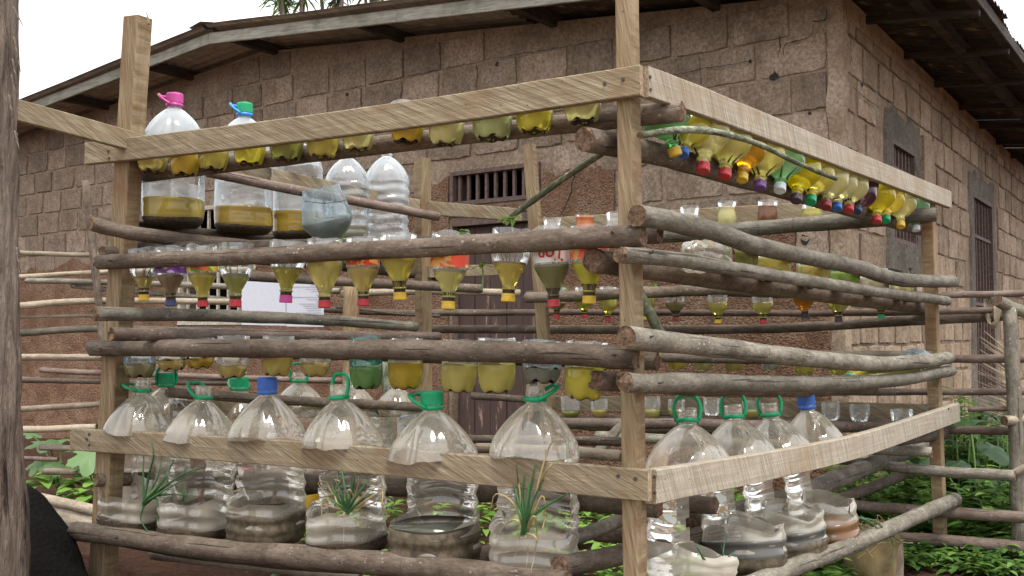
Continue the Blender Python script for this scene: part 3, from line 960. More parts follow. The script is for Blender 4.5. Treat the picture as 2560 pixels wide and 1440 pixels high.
# ---- back face poles
pole(B, -.09, [(1620, 592), (1780, 580), (1980, 563), (2150, 548), (2342, 536)], 38, 36, M_POLE_G)
pole(B, .08, [(1560, 588), (1900, 570), (2330, 545)], 34, 32)
pole(B, -.09, [(1316, 744), (1500, 738), (1770, 724), (1920, 730), (2300, 742)], 28, 28)
pole(B, .08, [(1320, 740), (1770, 728), (2300, 745)], 26, 26)
pole(B, -.09, [(1400, 888), (1700, 894), (2330, 905)], 26, 26)
pole(B, .08, [(1400, 880), (1700, 885), (2330, 889)], 22, 22, M_POLE_L)
pole(B, -.12, [(1395, 1058), (1700, 1060), (2040, 1066), (2310, 1068)], 27, 27, M_POLE_P)
pole(B, .06, [(1395, 1050), (1700, 1052), (2310, 1062)], 24, 24)
pole(B, -.14, [(1490, 1090), (1700, 1100), (2000, 1115), (2330, 1130)], 26, 26, M_POLE_G)
pole(RR, -.04, [(2230, 1100), (2290, 1092), (2360, 1082)], 32, 34)

for pl, off, u, v in ((F, .062, 1530, 583), (F, .062, 1537, 888), (RR, .062, 1628, 842), (F, .062, 275, 652), (F, .062, 250, 872), (RR, .06, 1632, 632), (RR, .058, 1648, 958), (F, .003, 1560, 230), (RR, .055, 2352, 895), (RR, .055, 2366, 930), (F, .07, 290, 1345)):
    p = pl.at(u, v, off)
    q_ = p + pl.n * .008 + Vector((rnd(-.006, .006), 0, rnd(.002, .008)))
    sweep('nail', [p - pl.n * .012, p, q_], circ(.0026, 6), M_NAIL, rack, ref=(0, 0, 1) if abs((q_ - p).normalized().z) < .9 else (1, 0, 0))

# ================================================================== GARDEN FENCE
LB = atD(60, HOR, 5.6)
fl = thing('pole_fence', 'garden fence of pale thin poles between the bark trunk and rack', 'fence', (LB.x, LB.y, 0))
for pts, w0, w1, m in (
    ([(-60, 627), (60, 633), (270, 639)], 12, 12, M_POLE_L), ([(-60, 696), (60, 692), (270, 680), (640, 672)], 13, 12, M_POLE_L),
    ([(66, 702), (240, 705), (560, 716), (850, 728)], 14, 16, M_POLE_G), ([(180, 714), (300, 726), (560, 748), (700, 760)], 13, 12, M_POLE_G),
    ([(-60, 772), (60, 764), (250, 752), (700, 756)], 18, 16, M_POLE_L), ([(-60, 793), (60, 792), (240, 789)], 8, 8, M_POLE_L),
    ([(-60, 836), (60, 832), (250, 822), (620, 830)], 20, 16, M_POLE_G), ([(-60, 891), (60, 893), (260, 894), (600, 900)], 17, 16, M_POLE_L),
    ([(100, 925), (250, 932), (760, 950), (1050, 955)], 13, 16, M_POLE_P), ([(-60, 950), (60, 950), (250, 953), (600, 958)], 16, 14, M_POLE_P),
    ([(-60, 1020), (60, 1022), (250, 1010), (560, 990)], 15, 14, M_POLE_L), ([(-60, 1070), (70, 1074), (242, 1068)], 17, 17, M_BOARD_G),
    ([(100, 1118), (180, 1120), (420, 1118)], 17, 17, M_POLE_L), ([(-40, 1146), (60, 1146), (145, 1149)], 11, 11, M_POLE_P),
    ([(110, 1178), (230, 1180), (460, 1182)], 17, 17, M_POLE_L), ([(850, 735), (1050, 728), (1300, 732)], 18, 18, M_POLE_L),
    ([(780, 772), (1000, 782), (1340, 781)], 16, 16, M_POLE), ([(840, 768), (1000, 785), (1100, 790)], 8, 8, M_POLE)):
    pole(LF, rnd(-.03, .03), pts, w0, w1, m, 'rail', fl)
def fpost(pl, off, p0, p1, w_, mat, parent, nm='fence_post'):
    a, b = pl.at(*p0, off), pl.at(*p1, off)
    f = foot(b, a) if b.z > .05 else b
    r = w_ / 2 * px(a)
    return sweep(nm, spline([f, f.lerp(a, .5) + Vector((rnd(-.01, .01), 0, 0)), a], 14), circ(r, 12), mat, parent, ref=(1, 0, 0), sc_=lambda t: 1.12 - .12 * t, wob=.15, capmat=M_END)
fpost(LF, .09, (214, 452), (262, 860), 18, M_POLE, fl)
fpost(LF, .05, (878, 700), (880, 900), 40, M_POST, fl)
fpost(LF, .06, (962, 900), (972, 1110), 22, M_MOSS, fl)
# pale low bed edging of stacked poles
ed = thing('bed_edging', 'stack of pale poles laid as garden bed edging on the soil', 'edging', atD(150, 1290, 4.3) * 1.0)
ed.location.z = 0
for (u0, v0, u1, v1, w_, D0, D1) in ((60, 1238, 330, 1302, 26, 4.6, 4.1), (70, 1262, 320, 1322, 22, 4.6, 4.1), (80, 1284, 330, 1344, 22, 4.58, 4.08), (90, 1284, 320, 1346, 34, 4.3, 3.9)):
    a, b = atD(u0, v0, D0), atD(u1, v1, D1)
    sweep('log', spline([a, a.lerp(b, .5) + Vector((0, 0, .006)), b], 14), circ(w_ / 2 * px(a), 14), M_POLE_L, ed, wob=.1, capmat=M_END)

fr = thing('pole_fence', 'garden fence of brown poles tied to rough post beside green shrubs', 'fence', (B.at(2530, 900, .3).x, B.at(2530, 900, .3).y, 0))
for pts, w0, w1, m in (
    ([(1040, 822), (1500, 824), (1900, 822), (2250, 803), (2515, 790)], 20, 26, M_POLE), ([(1060, 781), (1500, 781), (1900, 783), (2200, 782), (2480, 775)], 15, 17, M_POLE_P),
    ([(2330, 738), (2450, 736), (2600, 732)], 16, 17, M_POLE_P), ([(2040, 900), (2370, 897), (2600, 897)], 20, 22, M_POLE_P),
    ([(2000, 980), (2300, 980), (2600, 979)], 17, 18, M_POLE_P), ([(2340, 1076), (2450, 1076), (2600, 1078)], 20, 21, M_POLE_P),
    ([(2090, 1148), (2200, 1163), (2360, 1180), (2535, 1188)], 24, 28, M_POLE_G), ([(2080, 1258), (2300, 1277), (2600, 1296)], 26, 30, M_POLE_P),
    ([(2240, 1343), (2400, 1355), (2600, 1374)], 28, 32, M_POLE_P), ([(2240, 1402), (2400, 1416), (2600, 1440)], 24, 28, M_POLE),
    ([(1390, 1060), (1600, 1075), (1950, 1080)], 20, 20, M_POLE), ([(1180, 990), (1400, 1005), (1700, 1040)], 18, 18, M_POLE)):
    pole(B, (.30 if pts[0][1] < 1140 else .10) + rnd(-.03, .03), pts, w0, w1, m, 'rail', fr)
fpost(B, .20, (2524, 768), (2552, 1440), 34, M_POLE_G, fr)
sweep('branch_stub', spline([B.at(2495, 752, .16), B.at(2530, 770, .2), B.at(2580, 785, .24)], 8), circ(.026, 12), M_POLE_G, fr, wob=.15, capmat=M_END)
sweep('branch_stub', spline([B.at(2510, 1052, .14), B.at(2545, 1050, .2), B.at(2590, 1046, .25)], 8), circ(.022, 12), M_POLE_L, fr, wob=.1, capmat=M_END)
sweep('branch_stub', spline([B.at(2532, 1185, .16), B.at(2570, 1165, .18), B.at(2600, 1150, .2)], 8), circ(.018, 12), M_POLE_L, fr, wob=.1, capmat=M_ENDP)
sweep('rail', spline([B.at(2420, 1024, .22), B.at(2500, 1022, .22), B.at(2600, 1030, .22)], 10), circ(.011, 8), M_POLE_P, fr, wob=.3, capmat=M_END)
for k in range(6):                   # twine binding rails to the post
    c0 = B.at(2473 + k * 2.4, 770, .29)
    sweep('twine', [c0 + Vector((.016 * math.cos(t) + k * .001, .035 * math.sin(t), .075 * math.sin(t + .5 + k * .15) - .004 * k)) for t in [i * 2 * PI / 16 for i in range(16)]], circ(.0028, 6), M_PALMDRY, fr, ref=(.3, .2, .9))

# ================================================================== BOTTLES
def lathe(prof, seg=28, fn=None, skip=None, close_bottom=False, close_top=False):
    V, Fc = [], []
    for r, z in prof:
        for i in range(seg):
            th = 2 * PI * i / seg
            rr, zz = fn(r, z, th) if fn else (r, z)
            V.append((rr * math.cos(th), rr * math.sin(th), zz))
    for j in range(len(prof) - 1):
        for i in range(seg):
            if skip and skip(2 * PI * (i + .5) / seg, (prof[j][1] + prof[j + 1][1]) / 2): continue
            Fc.append((j * seg + i, j * seg + (i + 1) % seg, (j + 1) * seg + (i + 1) % seg, (j + 1) * seg + i))
    if close_bottom: Fc.append(tuple(reversed(range(seg))))
    if close_top:
        b = (len(prof) - 1) * seg
        Fc.append(tuple(b + i for i in range(seg)))
    return V, Fc
def smstep(a, b, x):
    t = min(1, max(0, (x - a) / (b - a)))
    return t * t * (3 - 2 * t)
def frame(p0, p1, spin=0.0):
    z = (p1 - p0).normalized()
    x = Vector((0, 1, 0)).cross(z).normalized()
    y = z.cross(x)
    M = Matrix((x, y, z)).transposed().to_4x4()
    M.translation = p0
    return M @ Matrix.Rotation(spin, 4, 'Z')
def tube(path, r0, r1, seg=6):
    """raw tube geometry"""
    V, Fc = [], []
    n = len(path)
    for i, p in enumerate(path):
        t = (path[min(i + 1, n - 1)] - path[max(i - 1, 0)]).normalized()
        a = t.orthogonal().normalized() if i == 0 else (a - t * a.dot(t)).normalized()
        b = t.cross(a)
        r = r0 + (r1 - r0) * i / (n - 1)
        for k in range(seg):
            g = 2 * PI * k / seg
            V.append(p + a * math.cos(g) * r + b * math.sin(g) * r)
    for i in range(n - 1):
        for k in range(seg):
            Fc.append((i * seg + k, i * seg + (k + 1) % seg, (i + 1) * seg + (k + 1) % seg, (i + 1) * seg + k))
    Fc.append(tuple(reversed(range(seg)))); Fc.append(tuple((n - 1) * seg + k for k in range(seg)))
    return V, Fc
def join(parts):
    V, Fc = [], []
    for v, f in parts:
        o = len(V)
        V += list(v); Fc += [tuple(o + i for i in q_) for q_ in f]
    return V, Fc
def cap_geo(r, h, up=False):
    prof = [(r * .2, 0), (r * .9, 0), (r, h * .1), (r, h * .62), (r * .97, h * .64), (r * .97, h * .70), (r * 1.0, h * .72), (r * 1.0, h)]
    def fn(rr, z, th):
        rib = .03 * r * (math.cos(th * 36) > 0) if h * .08 < z < h * .62 and rr > r * .95 else 0
        return rr + rib, z
    return lathe(prof, 72, fn, close_bottom=True)
def root_geo(H, Rb, n=4):
    parts = []
    for _ in range(n):
        x0, y0 = rnd(-.3, .3) * Rb, rnd(-.3, .3) * Rb
        p = [Vector((x0 * .3 + rnd(-.003, .003), y0 * .3, .03))]
        for k in range(1, 6):
            p.append(Vector((x0 * k / 5 * 1.6 + rnd(-.006, .006), y0 * k / 5 * 1.6 + rnd(-.006, .006), .03 + H * .62 * k / 5 * rnd(.85, 1.1))))
        parts.append(tube(spline(p, 12), .0026, .0008, 5))
    return join(parts)
def curved(me_v, r, z0, th0, flip=False):
    return [((r) * math.cos(th0 - x / r), r * math.sin(th0 - x / r), z0 + y) for x, y in me_v]
def text_on(parent, txt, size, r, z0, th0, mat, upside=False, name='lettering'):
    """flat lettering wrapped round a bottle"""
    cu = bpy.data.curves.new('lettering', 'FONT')
    cu.body = txt; cu.size = size; cu.align_x = 'CENTER'; cu.align_y = 'CENTER'; cu.shear = .15; cu.offset = size * .018
    to = bpy.data.objects.new('lettering', cu)
    col.objects.link(to)
    bpy.context.view_layer.update()
    m0 = to.evaluated_get(bpy.context.evaluated_depsgraph_get()).to_mesh()
    sg = -1 if upside else 1
    V = [(v.co.x * sg, v.co.y * sg) for v in m0.vertices]
    Fc = [tuple(p.vertices) for p in m0.polygons]
    to.to_mesh_clear()
    bpy.data.objects.remove(to)
    V3 = [(r * math.cos(th0 + x / r), r * math.sin(th0 + x / r), z0 + y) for x, y in V]
    return obj(name, mesh(name, V3, Fc, mat), parent)

def inv_bottle(p0, p1, Rb, H, liq, level, cap, label_txt, group, lab=None, lz=(.58, .9), plastic=None, cloud=.55, sed=True, cat='bottle', roots=4, shoulder=2.35, name='inverted_bottle', spikes=0):
    """soda bottle hung upside down, cap at the bottom, base cut off"""
    t = thing(name, label_txt, cat, group=group, M=frame(p0, p1, rnd(0, 6)))
    k = Rb / .045
    rc, hc = (.0122 if spikes else .0158) * max(.75, k), (.016 if spikes else .019) * k
    zs = hc * .9
    ze = min(H * .75, shoulder * Rb)
    seed = rnd(0, 50)
    amp = rnd(.015, .05)
    prof = [(rc * .84, zs), (rc * .84, zs + .010 * k), (rc * 1.06, zs + .011 * k), (rc * 1.06, zs + .014 * k), (rc * .86, zs + .0145 * k)]
    zb = zs + .0145 * k
    for i in range(1, 11):
        q_ = i / 10
        e = .5 - .5 * math.cos(PI * q_)
        prof.append((rc * .86 + (Rb - rc * .86) * ((math.sin(q_ * PI / 2) * .35 + e * .65) if spikes else (e * .55 + q_ * .45)), zb + (ze - zb) * q_))
    for i in range(1, 8): prof.append((Rb, ze + (H - ze) * i / 7))
    cut = rnd(.004, .012)
    def fn(r, z, th):
        d = noise.noise(Vector((math.cos(th) * 1.3 + seed, math.sin(th) * 1.3, z * 14)))
        w_ = smstep(zb, ze, z)
        zz = z + (cut * noise.noise(Vector((math.cos(th) * 1.5, math.sin(th) * 1.5, seed))) if z > H - 1e-4 else 0)
        return r * (1 + amp * d * w_), zz
    V, Fc = lathe(prof, 28, fn)
    obj('shell', mesh('shell', V, Fc, plastic or M_CLEAR, True), t)
    lv = level * H
    lp = [(r * 1.008, z) for r, z in prof if z < lv - .003 and z > zs + .002]
    lp.append((min(Rb * 1.008, lp[-1][0] + .0005), lv))
    V, Fc = lathe(lp, 24, fn, close_top=True, close_bottom=True)
    obj('liquid', mesh('liquid', V, Fc, liquid(liq, .68 if spikes else cloud, .48 if spikes else .6), True), t)
    V, Fc = cap_geo(rc, hc)
    obj('cap', mesh('cap', V, Fc, cap_mat(cap)), t)
    if sed:
        zz = zb + rnd(.003, .020) * k
        sp_ = [(rc * .90, zs + .003)] + [(r * 1.014, z) for r, z in prof if zb <= z < zz] 
        sp_.append((sp_[-1][0] * 1.02, zz))
        V, Fc = lathe(sp_, 20, lambda r, z, th: (r, z + (.006 * math.sin(th * 2 + seed) if z >= zz - 1e-5 else 0)), close_top=True)
        obj('sediment', mesh('sediment', V, Fc, M_SED, True), t)
    if spikes:
        parts = []
        for _ in range(spikes):
            a = rnd(0, 6.28); da = rnd(-.35, .35); zt = zb + rnd(.015, .04) * k
            pts = []
            for q_ in range(6):
                z = zb - .003 + (zt - zb) * q_ / 5 * .8
                r = next((r1 + (r2 - r1) * (z - z1) / (z2 - z1) for (r1, z1), (r2, z2) in zip(prof[4:], prof[5:]) if z1 <= z <= z2), prof[4][0]) * 1.025 + .0012
                an = a + da * q_ / 5
                pts.append(Vector((r * math.cos(an), r * math.sin(an), z)))
            parts.append(tube(pts, .0026 * k, .0006, 5))
        for V, Fc in parts: obj('shoot', mesh('shoot', V, Fc, M_SPIKE, True), t)
    if roots:
        V, Fc = root_geo(H, Rb, roots)
        obj('roots', mesh('roots', V, Fc, M_ROOT, True), t)
    if lab:
        z0, z1 = H * lz[0], H * lz[1]
        V, Fc = lathe([(Rb * 1.012, z0), (Rb * 1.012, (z0 + z1) / 2), (Rb * 1.012, z1)], 28, fn)
        obj('label', mesh('label', V, Fc, LAB[lab], True), t)
    return t
def cup_bottle(p0, Rb, H, liq, level, label_txt, group, plastic=None, cloud=.5, sed=True, tilt=(0, 0), lab=None, tall=False, name='cut_bottle', waist=0.0, petal=True):
    """lower half of a soda bottle with its five-lobed foot, top cut off"""
    M = Matrix.Translation(p0) @ Matrix.Rotation(tilt[0], 4, 'X') @ Matrix.Rotation(tilt[1], 4, 'Y') @ Matrix.Rotation(rnd(0, 6), 4, 'Z')
    t = thing(name, label_txt, 'bottle', group=group, M=M)
    seed = rnd(0, 50)
    amp = rnd(.02, .05)
    k = Rb / .045
    prof = [(Rb * .12, .012 * k), (Rb * .35, .008 * k), (Rb * .58, .001 * k), (Rb * .74, .004 * k), (Rb * .88, .014 * k), (Rb * .97, .028 * k), (Rb, .045 * k)]
    zz = .045 * k
    n = 8
    for i in range(1, n + 1): prof.append((Rb, zz + (H - zz) * i / n))
    cut = rnd(.003, .010)
    ph = rnd(0, 6)
    def fn(r, z, th):
        d = noise.noise(Vector((math.cos(th) * 1.4 + seed, math.sin(th) * 1.4, z * 16)))
        lobe = (.5 - .5 * math.cos(5 * th + ph)) ** 2 if petal else 0
        f = 1 - smstep(.02 * k, .05 * k, z)
        rr = r * (1 + amp * d * (1 - f)) * (1 - .06 * lobe * f)
        if waist: rr *= 1 - waist * math.exp(-((z - H * .72) / (.16 * H)) ** 2)
        z2 = z + lobe * f * .009 * k * (r / Rb)
        if z > H - 1e-4: z2 += cut * noise.noise(Vector((math.cos(th) * 1.6, math.sin(th) * 1.6, seed)))
        return rr, z2
    V, Fc = lathe(prof, 40, fn, close_bottom=True)
    obj('shell', mesh('shell', V, Fc, plastic or M_CLEAR, True), t)
    if liq:
        lv = max(level * H, .03 * k)
        lp = [(r * 1.008, z - .0008) for r, z in prof if z < lv - .003]
        lp.append((Rb * 1.008, lv))
        V, Fc = lathe(lp, 40, fn, close_top=True, close_bottom=True)
        obj('liquid', mesh('liquid', V, Fc, liquid(liq, cloud), True), t)
    if sed:
        sp_ = [(r * 1.012, z - .0014) for r, z in prof if z < .0035 * k or r < Rb * .6] + [(Rb * .745, .0045 * k)]
        V, Fc = lathe(sp_, 40, lambda r, z, th: (fn(r, z, th)[0], fn(r, z, th)[1] + (.006 * k * max(-.3, noise.noise(Vector((math.cos(th) * 3, math.sin(th) * 3, seed)))) if z > .004 * k else 0)), close_top=True)
        obj('sediment', mesh('sediment', V, Fc, M_SED, True), t)
    if lab:
        V, Fc = lathe([(Rb * 1.012, H * .5), (Rb * 1.012, H * .9)], 40, fn)
        obj('label', mesh('label', V, Fc, LAB[lab], True), t)
    return t
YB, YP, YD, TAN, OLV, AMB, ORA, GRN, TEA, BRN, PUR, ROR, PGR, YO = (.78, .66, .10), (.80, .72, .36), (.80, .56, .03), (.58, .45, .20), (.36, .36, .09), (.56, .35, .07), (.70, .27, .02), (.22, .58, .18), (.10, .36, .20), (.26, .13, .06), (.07, .02, .035), (.85, .20, .03), (.58, .66, .34), (.68, .55, .16)
# ---- top front row: cut bottles standing between the board and the pole
G1 = 'cut bottles along the top front board'
row = [(380, 432, 75, TAN, 'pale olive water'), (460, 440, 74, AMB, 'cloudy tan water'), (532, 427, 76, YO, 'yellow water'), (622, 413, 78, YB, 'bright yellow water'), (714, 403, 86, OLV, 'olive water with a sunken leaf'),
       (806, 395, 80, YO, 'orange yellow water'), (895, 377, 82, YP, 'pale yellow water'), (1015, 358, 86, AMB, 'orange brown water'), (1116, 364, 90, YP, 'milky pale yellow water'), (1231, 351, 102, PGR, 'pale green water'), (1336, 333, 94, YB, 'lemon yellow water'), (1456, 309, 97, YP, 'cream yellow water')]
for i, (u, v, w_, c, d) in enumerate(row):
    p = F.at(u, v, -.05)
    o_ = cup_bottle(p, w_ / 2 * px(p), .115, c, .80, f'cut bottle of {d} behind top board, {ORD[12 - i]} from corner post', G1, cloud=.5 if c not in (AMB,) else .7, tilt=(rnd(-.05, .05), rnd(-.06, .06)), plastic=M_BLUE if i == 9 else None)
# ---- middle front row: bottles upside down
G2 = 'upside down bottles along the front middle poles'
row = [(360, 752, 68, TAN, 'yellow', None, .47, 'cloudy tan'), (427, 766, 72, (.34, .24, .14), 'navy', 'purple', .53, 'purple labelled brown'), (507, 767, 74, YO, 'red', 'yellow', .55, 'yellow labelled amber'), (588, 768, 80, (.42, .42, .12), 'red', None, .52, 'murky green'),
       (714, 757, 86, (.46, .44, .13), 'pink', None, .58, 'olive'), (811, 770, 84, (.74, .62, .24), 'red', None, .76, 'clear yellow'), (908, 765, 82, (.72, .54, .22), 'red', 'orange', .57, 'orange labelled amber'), (1000, 750, 88, (.76, .64, .16), 'yellow', None, .68, 'golden'),
       (1120, 774, 92, (.76, .70, .28), 'yellow', 'red', .52, 'red labelled yellow'), (1270, 755, 98, (.72, .56, .16), 'yellow', None, .55, 'amber yellow'), (1385, 768, 88, (.27, .26, .11), 'red', 'white', .53, 'white labelled dark olive'), (1473, 760, 96, (.70, .64, .10), 'yellow', 'red', .55, 'red labelled lemon yellow')]
for i, (u, v, w_, c, cp, lb, lv, d) in enumerate(row):
    p = F.at(u, v, -.045)
    top = F.at(u + rnd(-5, 5), 622 - (u - 360) * .052, -.045)
    H = top.z - p.z
    o_ = inv_bottle(p, p + Vector((rnd(-.012, .012), rnd(-.010, .010), .2)), w_ / 2 * px(p) * rnd(1.0, 1.09), H, c, lv, cp, f'{d} upside down bottle with {cp} cap, {ORD[12 - i]} from corner post, front', G2, lb, (lv + .02, min(.97, lv + .28)), cloud=.55)
    if i == 10:
        txm = plain('red_lettering', (.62, .03, .03), .4)
        Mo = wmat(o_)
        d_ = Mo.inverted().to_3x3() @ (CAM - p)
        text_on(o_, 'Top', .044, w_ / 2 * px(p) * 1.06, H * .645, math.atan2(d_.y, d_.x), txm, True)
# ---- lower front row: cut bottles held between the lower poles
G3 = 'cut bottles along the front lower poles'
row = [(350, 944, 76, (.40, .36, .18), .55, 'bluish olive', M_BLUE), (430, 926, 74, TAN, .25, 'thin tan', None), (501, 921, 74, AMB, .5, 'dark amber', None), (581, 945, 78, TAN, .48, 'cloudy beige', None), (692, 940, 78, (.60, .47, .17), .85, 'tan yellow', None), (788, 941, 76, TAN, .62, 'pale tan', None),
       (917, 973, 82, (.20, .42, .14), .72, 'green', M_TEAL), (1014, 973, 86, (.50, .36, .06), .86, 'deep amber', None), (1145, 981, 90, (.66, .58, .22), .9, 'pale yellow', None), (1242, 983, 94, (.66, .60, .20), .9, 'straw yellow', None), (1352, 959, 98, (.30, .33, .28), .55, 'grey', M_BLUE), (1461, 1000, 104, (.70, .62, .10), .92, 'bright yellow', None)]
for i, (u, v, w_, c, lv, d, pm) in enumerate(row):
    p = F.at(u, v, -.045)
    top = F.at(u, 842 + rnd(-5, 5) + (u - 360) * .008, -.045)
    cup_bottle(p, w_ / 2 * px(p), top.z - p.z, c, lv * .62, f'cut bottle of {d} water under lower front pole, {ORD[12 - i]} from corner post', G3, pm, .5, True, (rnd(-.05, .05), rnd(-.06, .06)))
# ---- right face, top row: upside down, leaning
G4 = 'upside down bottles along the right top board'
row = [(1690, 390, 1648, 290, 100, GRN, 'yellow', 'green', M_GREEN), (1707, 388, 1752, 280, 84, YB, 'blue', 'yellow', None), (1757, 430, 1772, 290, 104, YP, 'red', 'milky pale yellow', None), (1811, 444, 1834, 310, 98, (.80, .72, .25), 'red', 'pale lemon', None), (1855, 452, 1876, 330, 86, ORA, 'yellow', 'orange brown', None),
       (1899, 472, 1916, 355, 92, (.80, .68, .22), 'purple', 'yellow', None), (1949, 478, 1966, 370, 90, (.36, .68, .25), 'white', 'light green', M_GREEN), (1990, 504, 2012, 385, 86, (.78, .60, .02), 'dark', 'deep yellow', None), (2026, 506, 2050, 405, 82, (.80, .66, .14), 'green', 'yellow', None), (2065, 520, 2084, 415, 78, YP, 'darkred', 'creamy yellow', None),
       (2092, 523, 2108, 425, 72, (.82, .72, .38), 'blue', 'pale cream', None), (2122, 528, 2134, 435, 70, YP, 'red', 'cream', None), (2143, 530, 2172, 445, 62, PUR, 'navy', 'dark purple', None), (2192, 556, 2196, 455, 70, (.80, .58, .02), 'red', 'golden', None), (2214, 553, 2226, 470, 66, (.76, .52, .08), 'green', 'amber', None), (2252, 568, 2252, 480, 62, (.80, .68, .32), 'yellow', 'creamy', None), (2290, 577, 2280, 490, 60, (.36, .70, .30), 'white', 'light green', M_GREEN)]
for i, (u, v, u1, v1, w_, c, cp, d, pm) in enumerate(row):
    p = RR.at(u, v, -.040)
    q_ = RR.at((u + u1 * 2) / 3, v1, -.062)
    H = (q_ - p).length + .012
    inv_bottle(p, q_, w_ / 2 * px(p) * 1.22, H, c, .96, cp, f'{d} upside down bottle with {cp} cap, {ORD[i + 1]} from corner post, right top row', G4, None, plastic=pm, cloud=.78, roots=0, shoulder=1.85, sed=False, spikes=3) if pm else inv_bottle(p, q_, w_ / 2 * px(p) * 1.22, H, c, .96, cp, f'{d} upside down bottle with {cp} cap, {ORD[i + 1]} from corner post, right top row', G4, None, plastic=M_THIN, cloud=.78, roots=0, shoulder=1.85, sed=False, spikes=3)
# ---- right face, second row: cut bottles showing between two grey poles
G5 = 'bottles lying on the right middle poles'
row = [(1735, 662, 118, None, 'crushed empty', M_CLEAR), (1850, 688, 92, OLV, 'olive water', None), (1935, 704, 88, YO, 'amber yellow water', None), (2030, 722, 82, (.62, .48, .16), 'dull yellow water', None), (2112, 730, 74, (.30, .50, .16), 'green water', M_GREEN), (2190, 742, 68, (.72, .60, .45), 'pinkish water', None), (2262, 752, 62, YP, 'pale water', None)]
for i, (u, v, w_, c, d, pm) in enumerate(row):
    p = RR.at(u, v, -.045)
    if i == 0:
        a, b = RR.at(1800, 640, -.045), RR.at(1665, 640, -.05)
        t = thing('crushed_bottle', 'crushed clear bottle with red ringed neck lying between right middle poles', 'bottle', group=None, M=frame(a, b))
        sd = 3.3
        prof = [(.03, -.004), (.042, .0), (.046, .01)] + [(.047 - .0012 * max(0, k - 6), .01 + .016 * k) for k in range(1, 11)] + [(.022, .185)]
        V, Fc = lathe(prof, 30, lambda r, z, th: (r * (1 + .28 * noise.noise(Vector((math.cos(th) * 1.6, math.sin(th) * 1.6, z * 24 + sd)))), z))
        obj('shell', mesh('shell', V, Fc, M_JUG, True), t)
        V, Fc = lathe([(.0475, .0), (.0485, .004), (.0475, .008)], 30)
        obj('ring', mesh('ring', V, Fc, cap_mat('darkred'), True), t)
        continue
    cup_bottle(p, w_ / 2 * px(p), .105, c, .72, f'cut bottle of {d} between right middle poles, {ORD[i]} from the crushed bottle', G5, pm, .5, True, (rnd(-.1, .1), rnd(-.08, .08)))
# ---- right face, third row
t_ = RR.at(2120, 944, -.04); t2 = RR.at(2292, 926, -.04)
inv_bottle(t_, t2, 30 * px(t_), (t2 - t_).length, (.72, .66, .15), .95, 'teal', 'yellow green bottle with green cap lying flat between right lower poles', None, roots=0, cloud=.5, name='lying_bottle')
p = RR.at(2290, 905, -.05)
V, Fc = lathe([(.075 * math.cos(k * PI / 20), .06 * math.sin(k * PI / 20)) for k in range(10)], 28, lambda r, z, th: (r * (1 + .06 * noise.noise(Vector((math.cos(th) * 2, math.sin(th) * 2, z * 20)))), z))
o_ = obj('dome_offcut', mesh('dome_offcut', V, Fc, M_BLUE, True), None, Matrix.Translation(p))
prop(o_, 'clear domed bottle offcut resting on third right pole near far post', 'bottle')
# ---- back face rows
G6 = 'cut bottles on the back top pole'
row = [(1380, 590, 46, None, 0, 'empty frosted', None), (1461, 588, 46, (.8, .14, .10), .9, 'red', None), (1536, 590, 44, None, 0, 'empty clear', None), (1724, 578, 48, (.70, .66, .50), .55, 'almost clear', None), (1817, 570, 48, (.74, .66, .36), .8, 'pale yellow', None), (1918, 562, 48, (.30, .13, .07), .8, 'red brown', None), (2030, 556, 50, (.66, .58, .20), .8, 'yellow', None)]
for i, (u, v, w_, c, lv, d, pm) in enumerate(row):
    p = B.at(u, v + 6, -.005)
    tp = B.at(u, {0: 545, 1: 537, 2: 530, 3: 517, 4: 503, 5: 502, 6: 512}[i], -.005)
    cup_bottle(p, w_ / 2 * px(p), tp.z - p.z, c, lv, f'{d} cut bottle behind back top pole, {ORD[i + 1]} from back left post', G6, pm, .5, False, (0, rnd(-.04, .04)), waist=.2 if i == 4 else .08)
G7 = 'upside down bottles along the back middle pole'
row = [(1391, 795, 44, OLV, 'red', .5, 'olive'), (1462, 795, 42, (.64, .58, .16), 'red', .7, 'yellow'), (1520, 803, 44, (.66, .60, .16), 'red', .7, 'light yellow'), (1612, 800, 46, (.66, .58, .16), 'yellow', .7, 'clear yellow'), (1690, 803, 48, (.40, .31, .16), 'darkred', .55, 'muddy'), (1795, 809, 48, (.66, .58, .20), 'yellow', .58, 'straw yellow'), (1909, 810, 50, (.66, .60, .22), 'red', .58, 'pale straw'), (2013, 795, 52, ROR, 'black', .85, 'bright orange'), (2097, 806, 52, (.62, .56, .20), 'dark', .8, 'dull yellow'), (2203, 796, 46, (.72, .56, .05), 'green', .8, 'deep yellow')]
for i, (u, v, w_, c, cp, lv, d) in enumerate(row):
    p = B.at(u, v, -.005)
    tp = B.at(u, 722, -.005)
    inv_bottle(p, p + Vector((rnd(-.01, .01), 0, .2)), w_ / 2 * px(p), tp.z - p.z + .01, c, lv, cp, f'{d} upside down bottle with {cp} cap, {ORD[i + 1]} from back left post, back', G7, None, roots=2, cloud=.55, shoulder=1.7)
G8 = 'cut bottles along the back lower pole'
for i, (u, v, w_, c, d) in enumerate([(1692, 924, 46, YO, 'amber'), (1757, 926, 46, (.62, .56, .32), 'pale tan'), (1836, 928, 46, (.5, .38, .2), 'brown'), (1925, 925, 46, (.6, .6, .55), 'clear'), (2012, 936, 48, (.68, .62, .18), 'yellow'), (2102, 938, 56, YO, 'golden')]):
    p = B.at(u, v, -.005)
    cup_bottle(p, w_ / 2 * px(p), .10, c, .5, f'cut bottle of {d} water under back third pole, {ORD[i + 1]} from corner post', G8, None, .5, False)
G9 = 'cut bottles on the lowest back shelf'
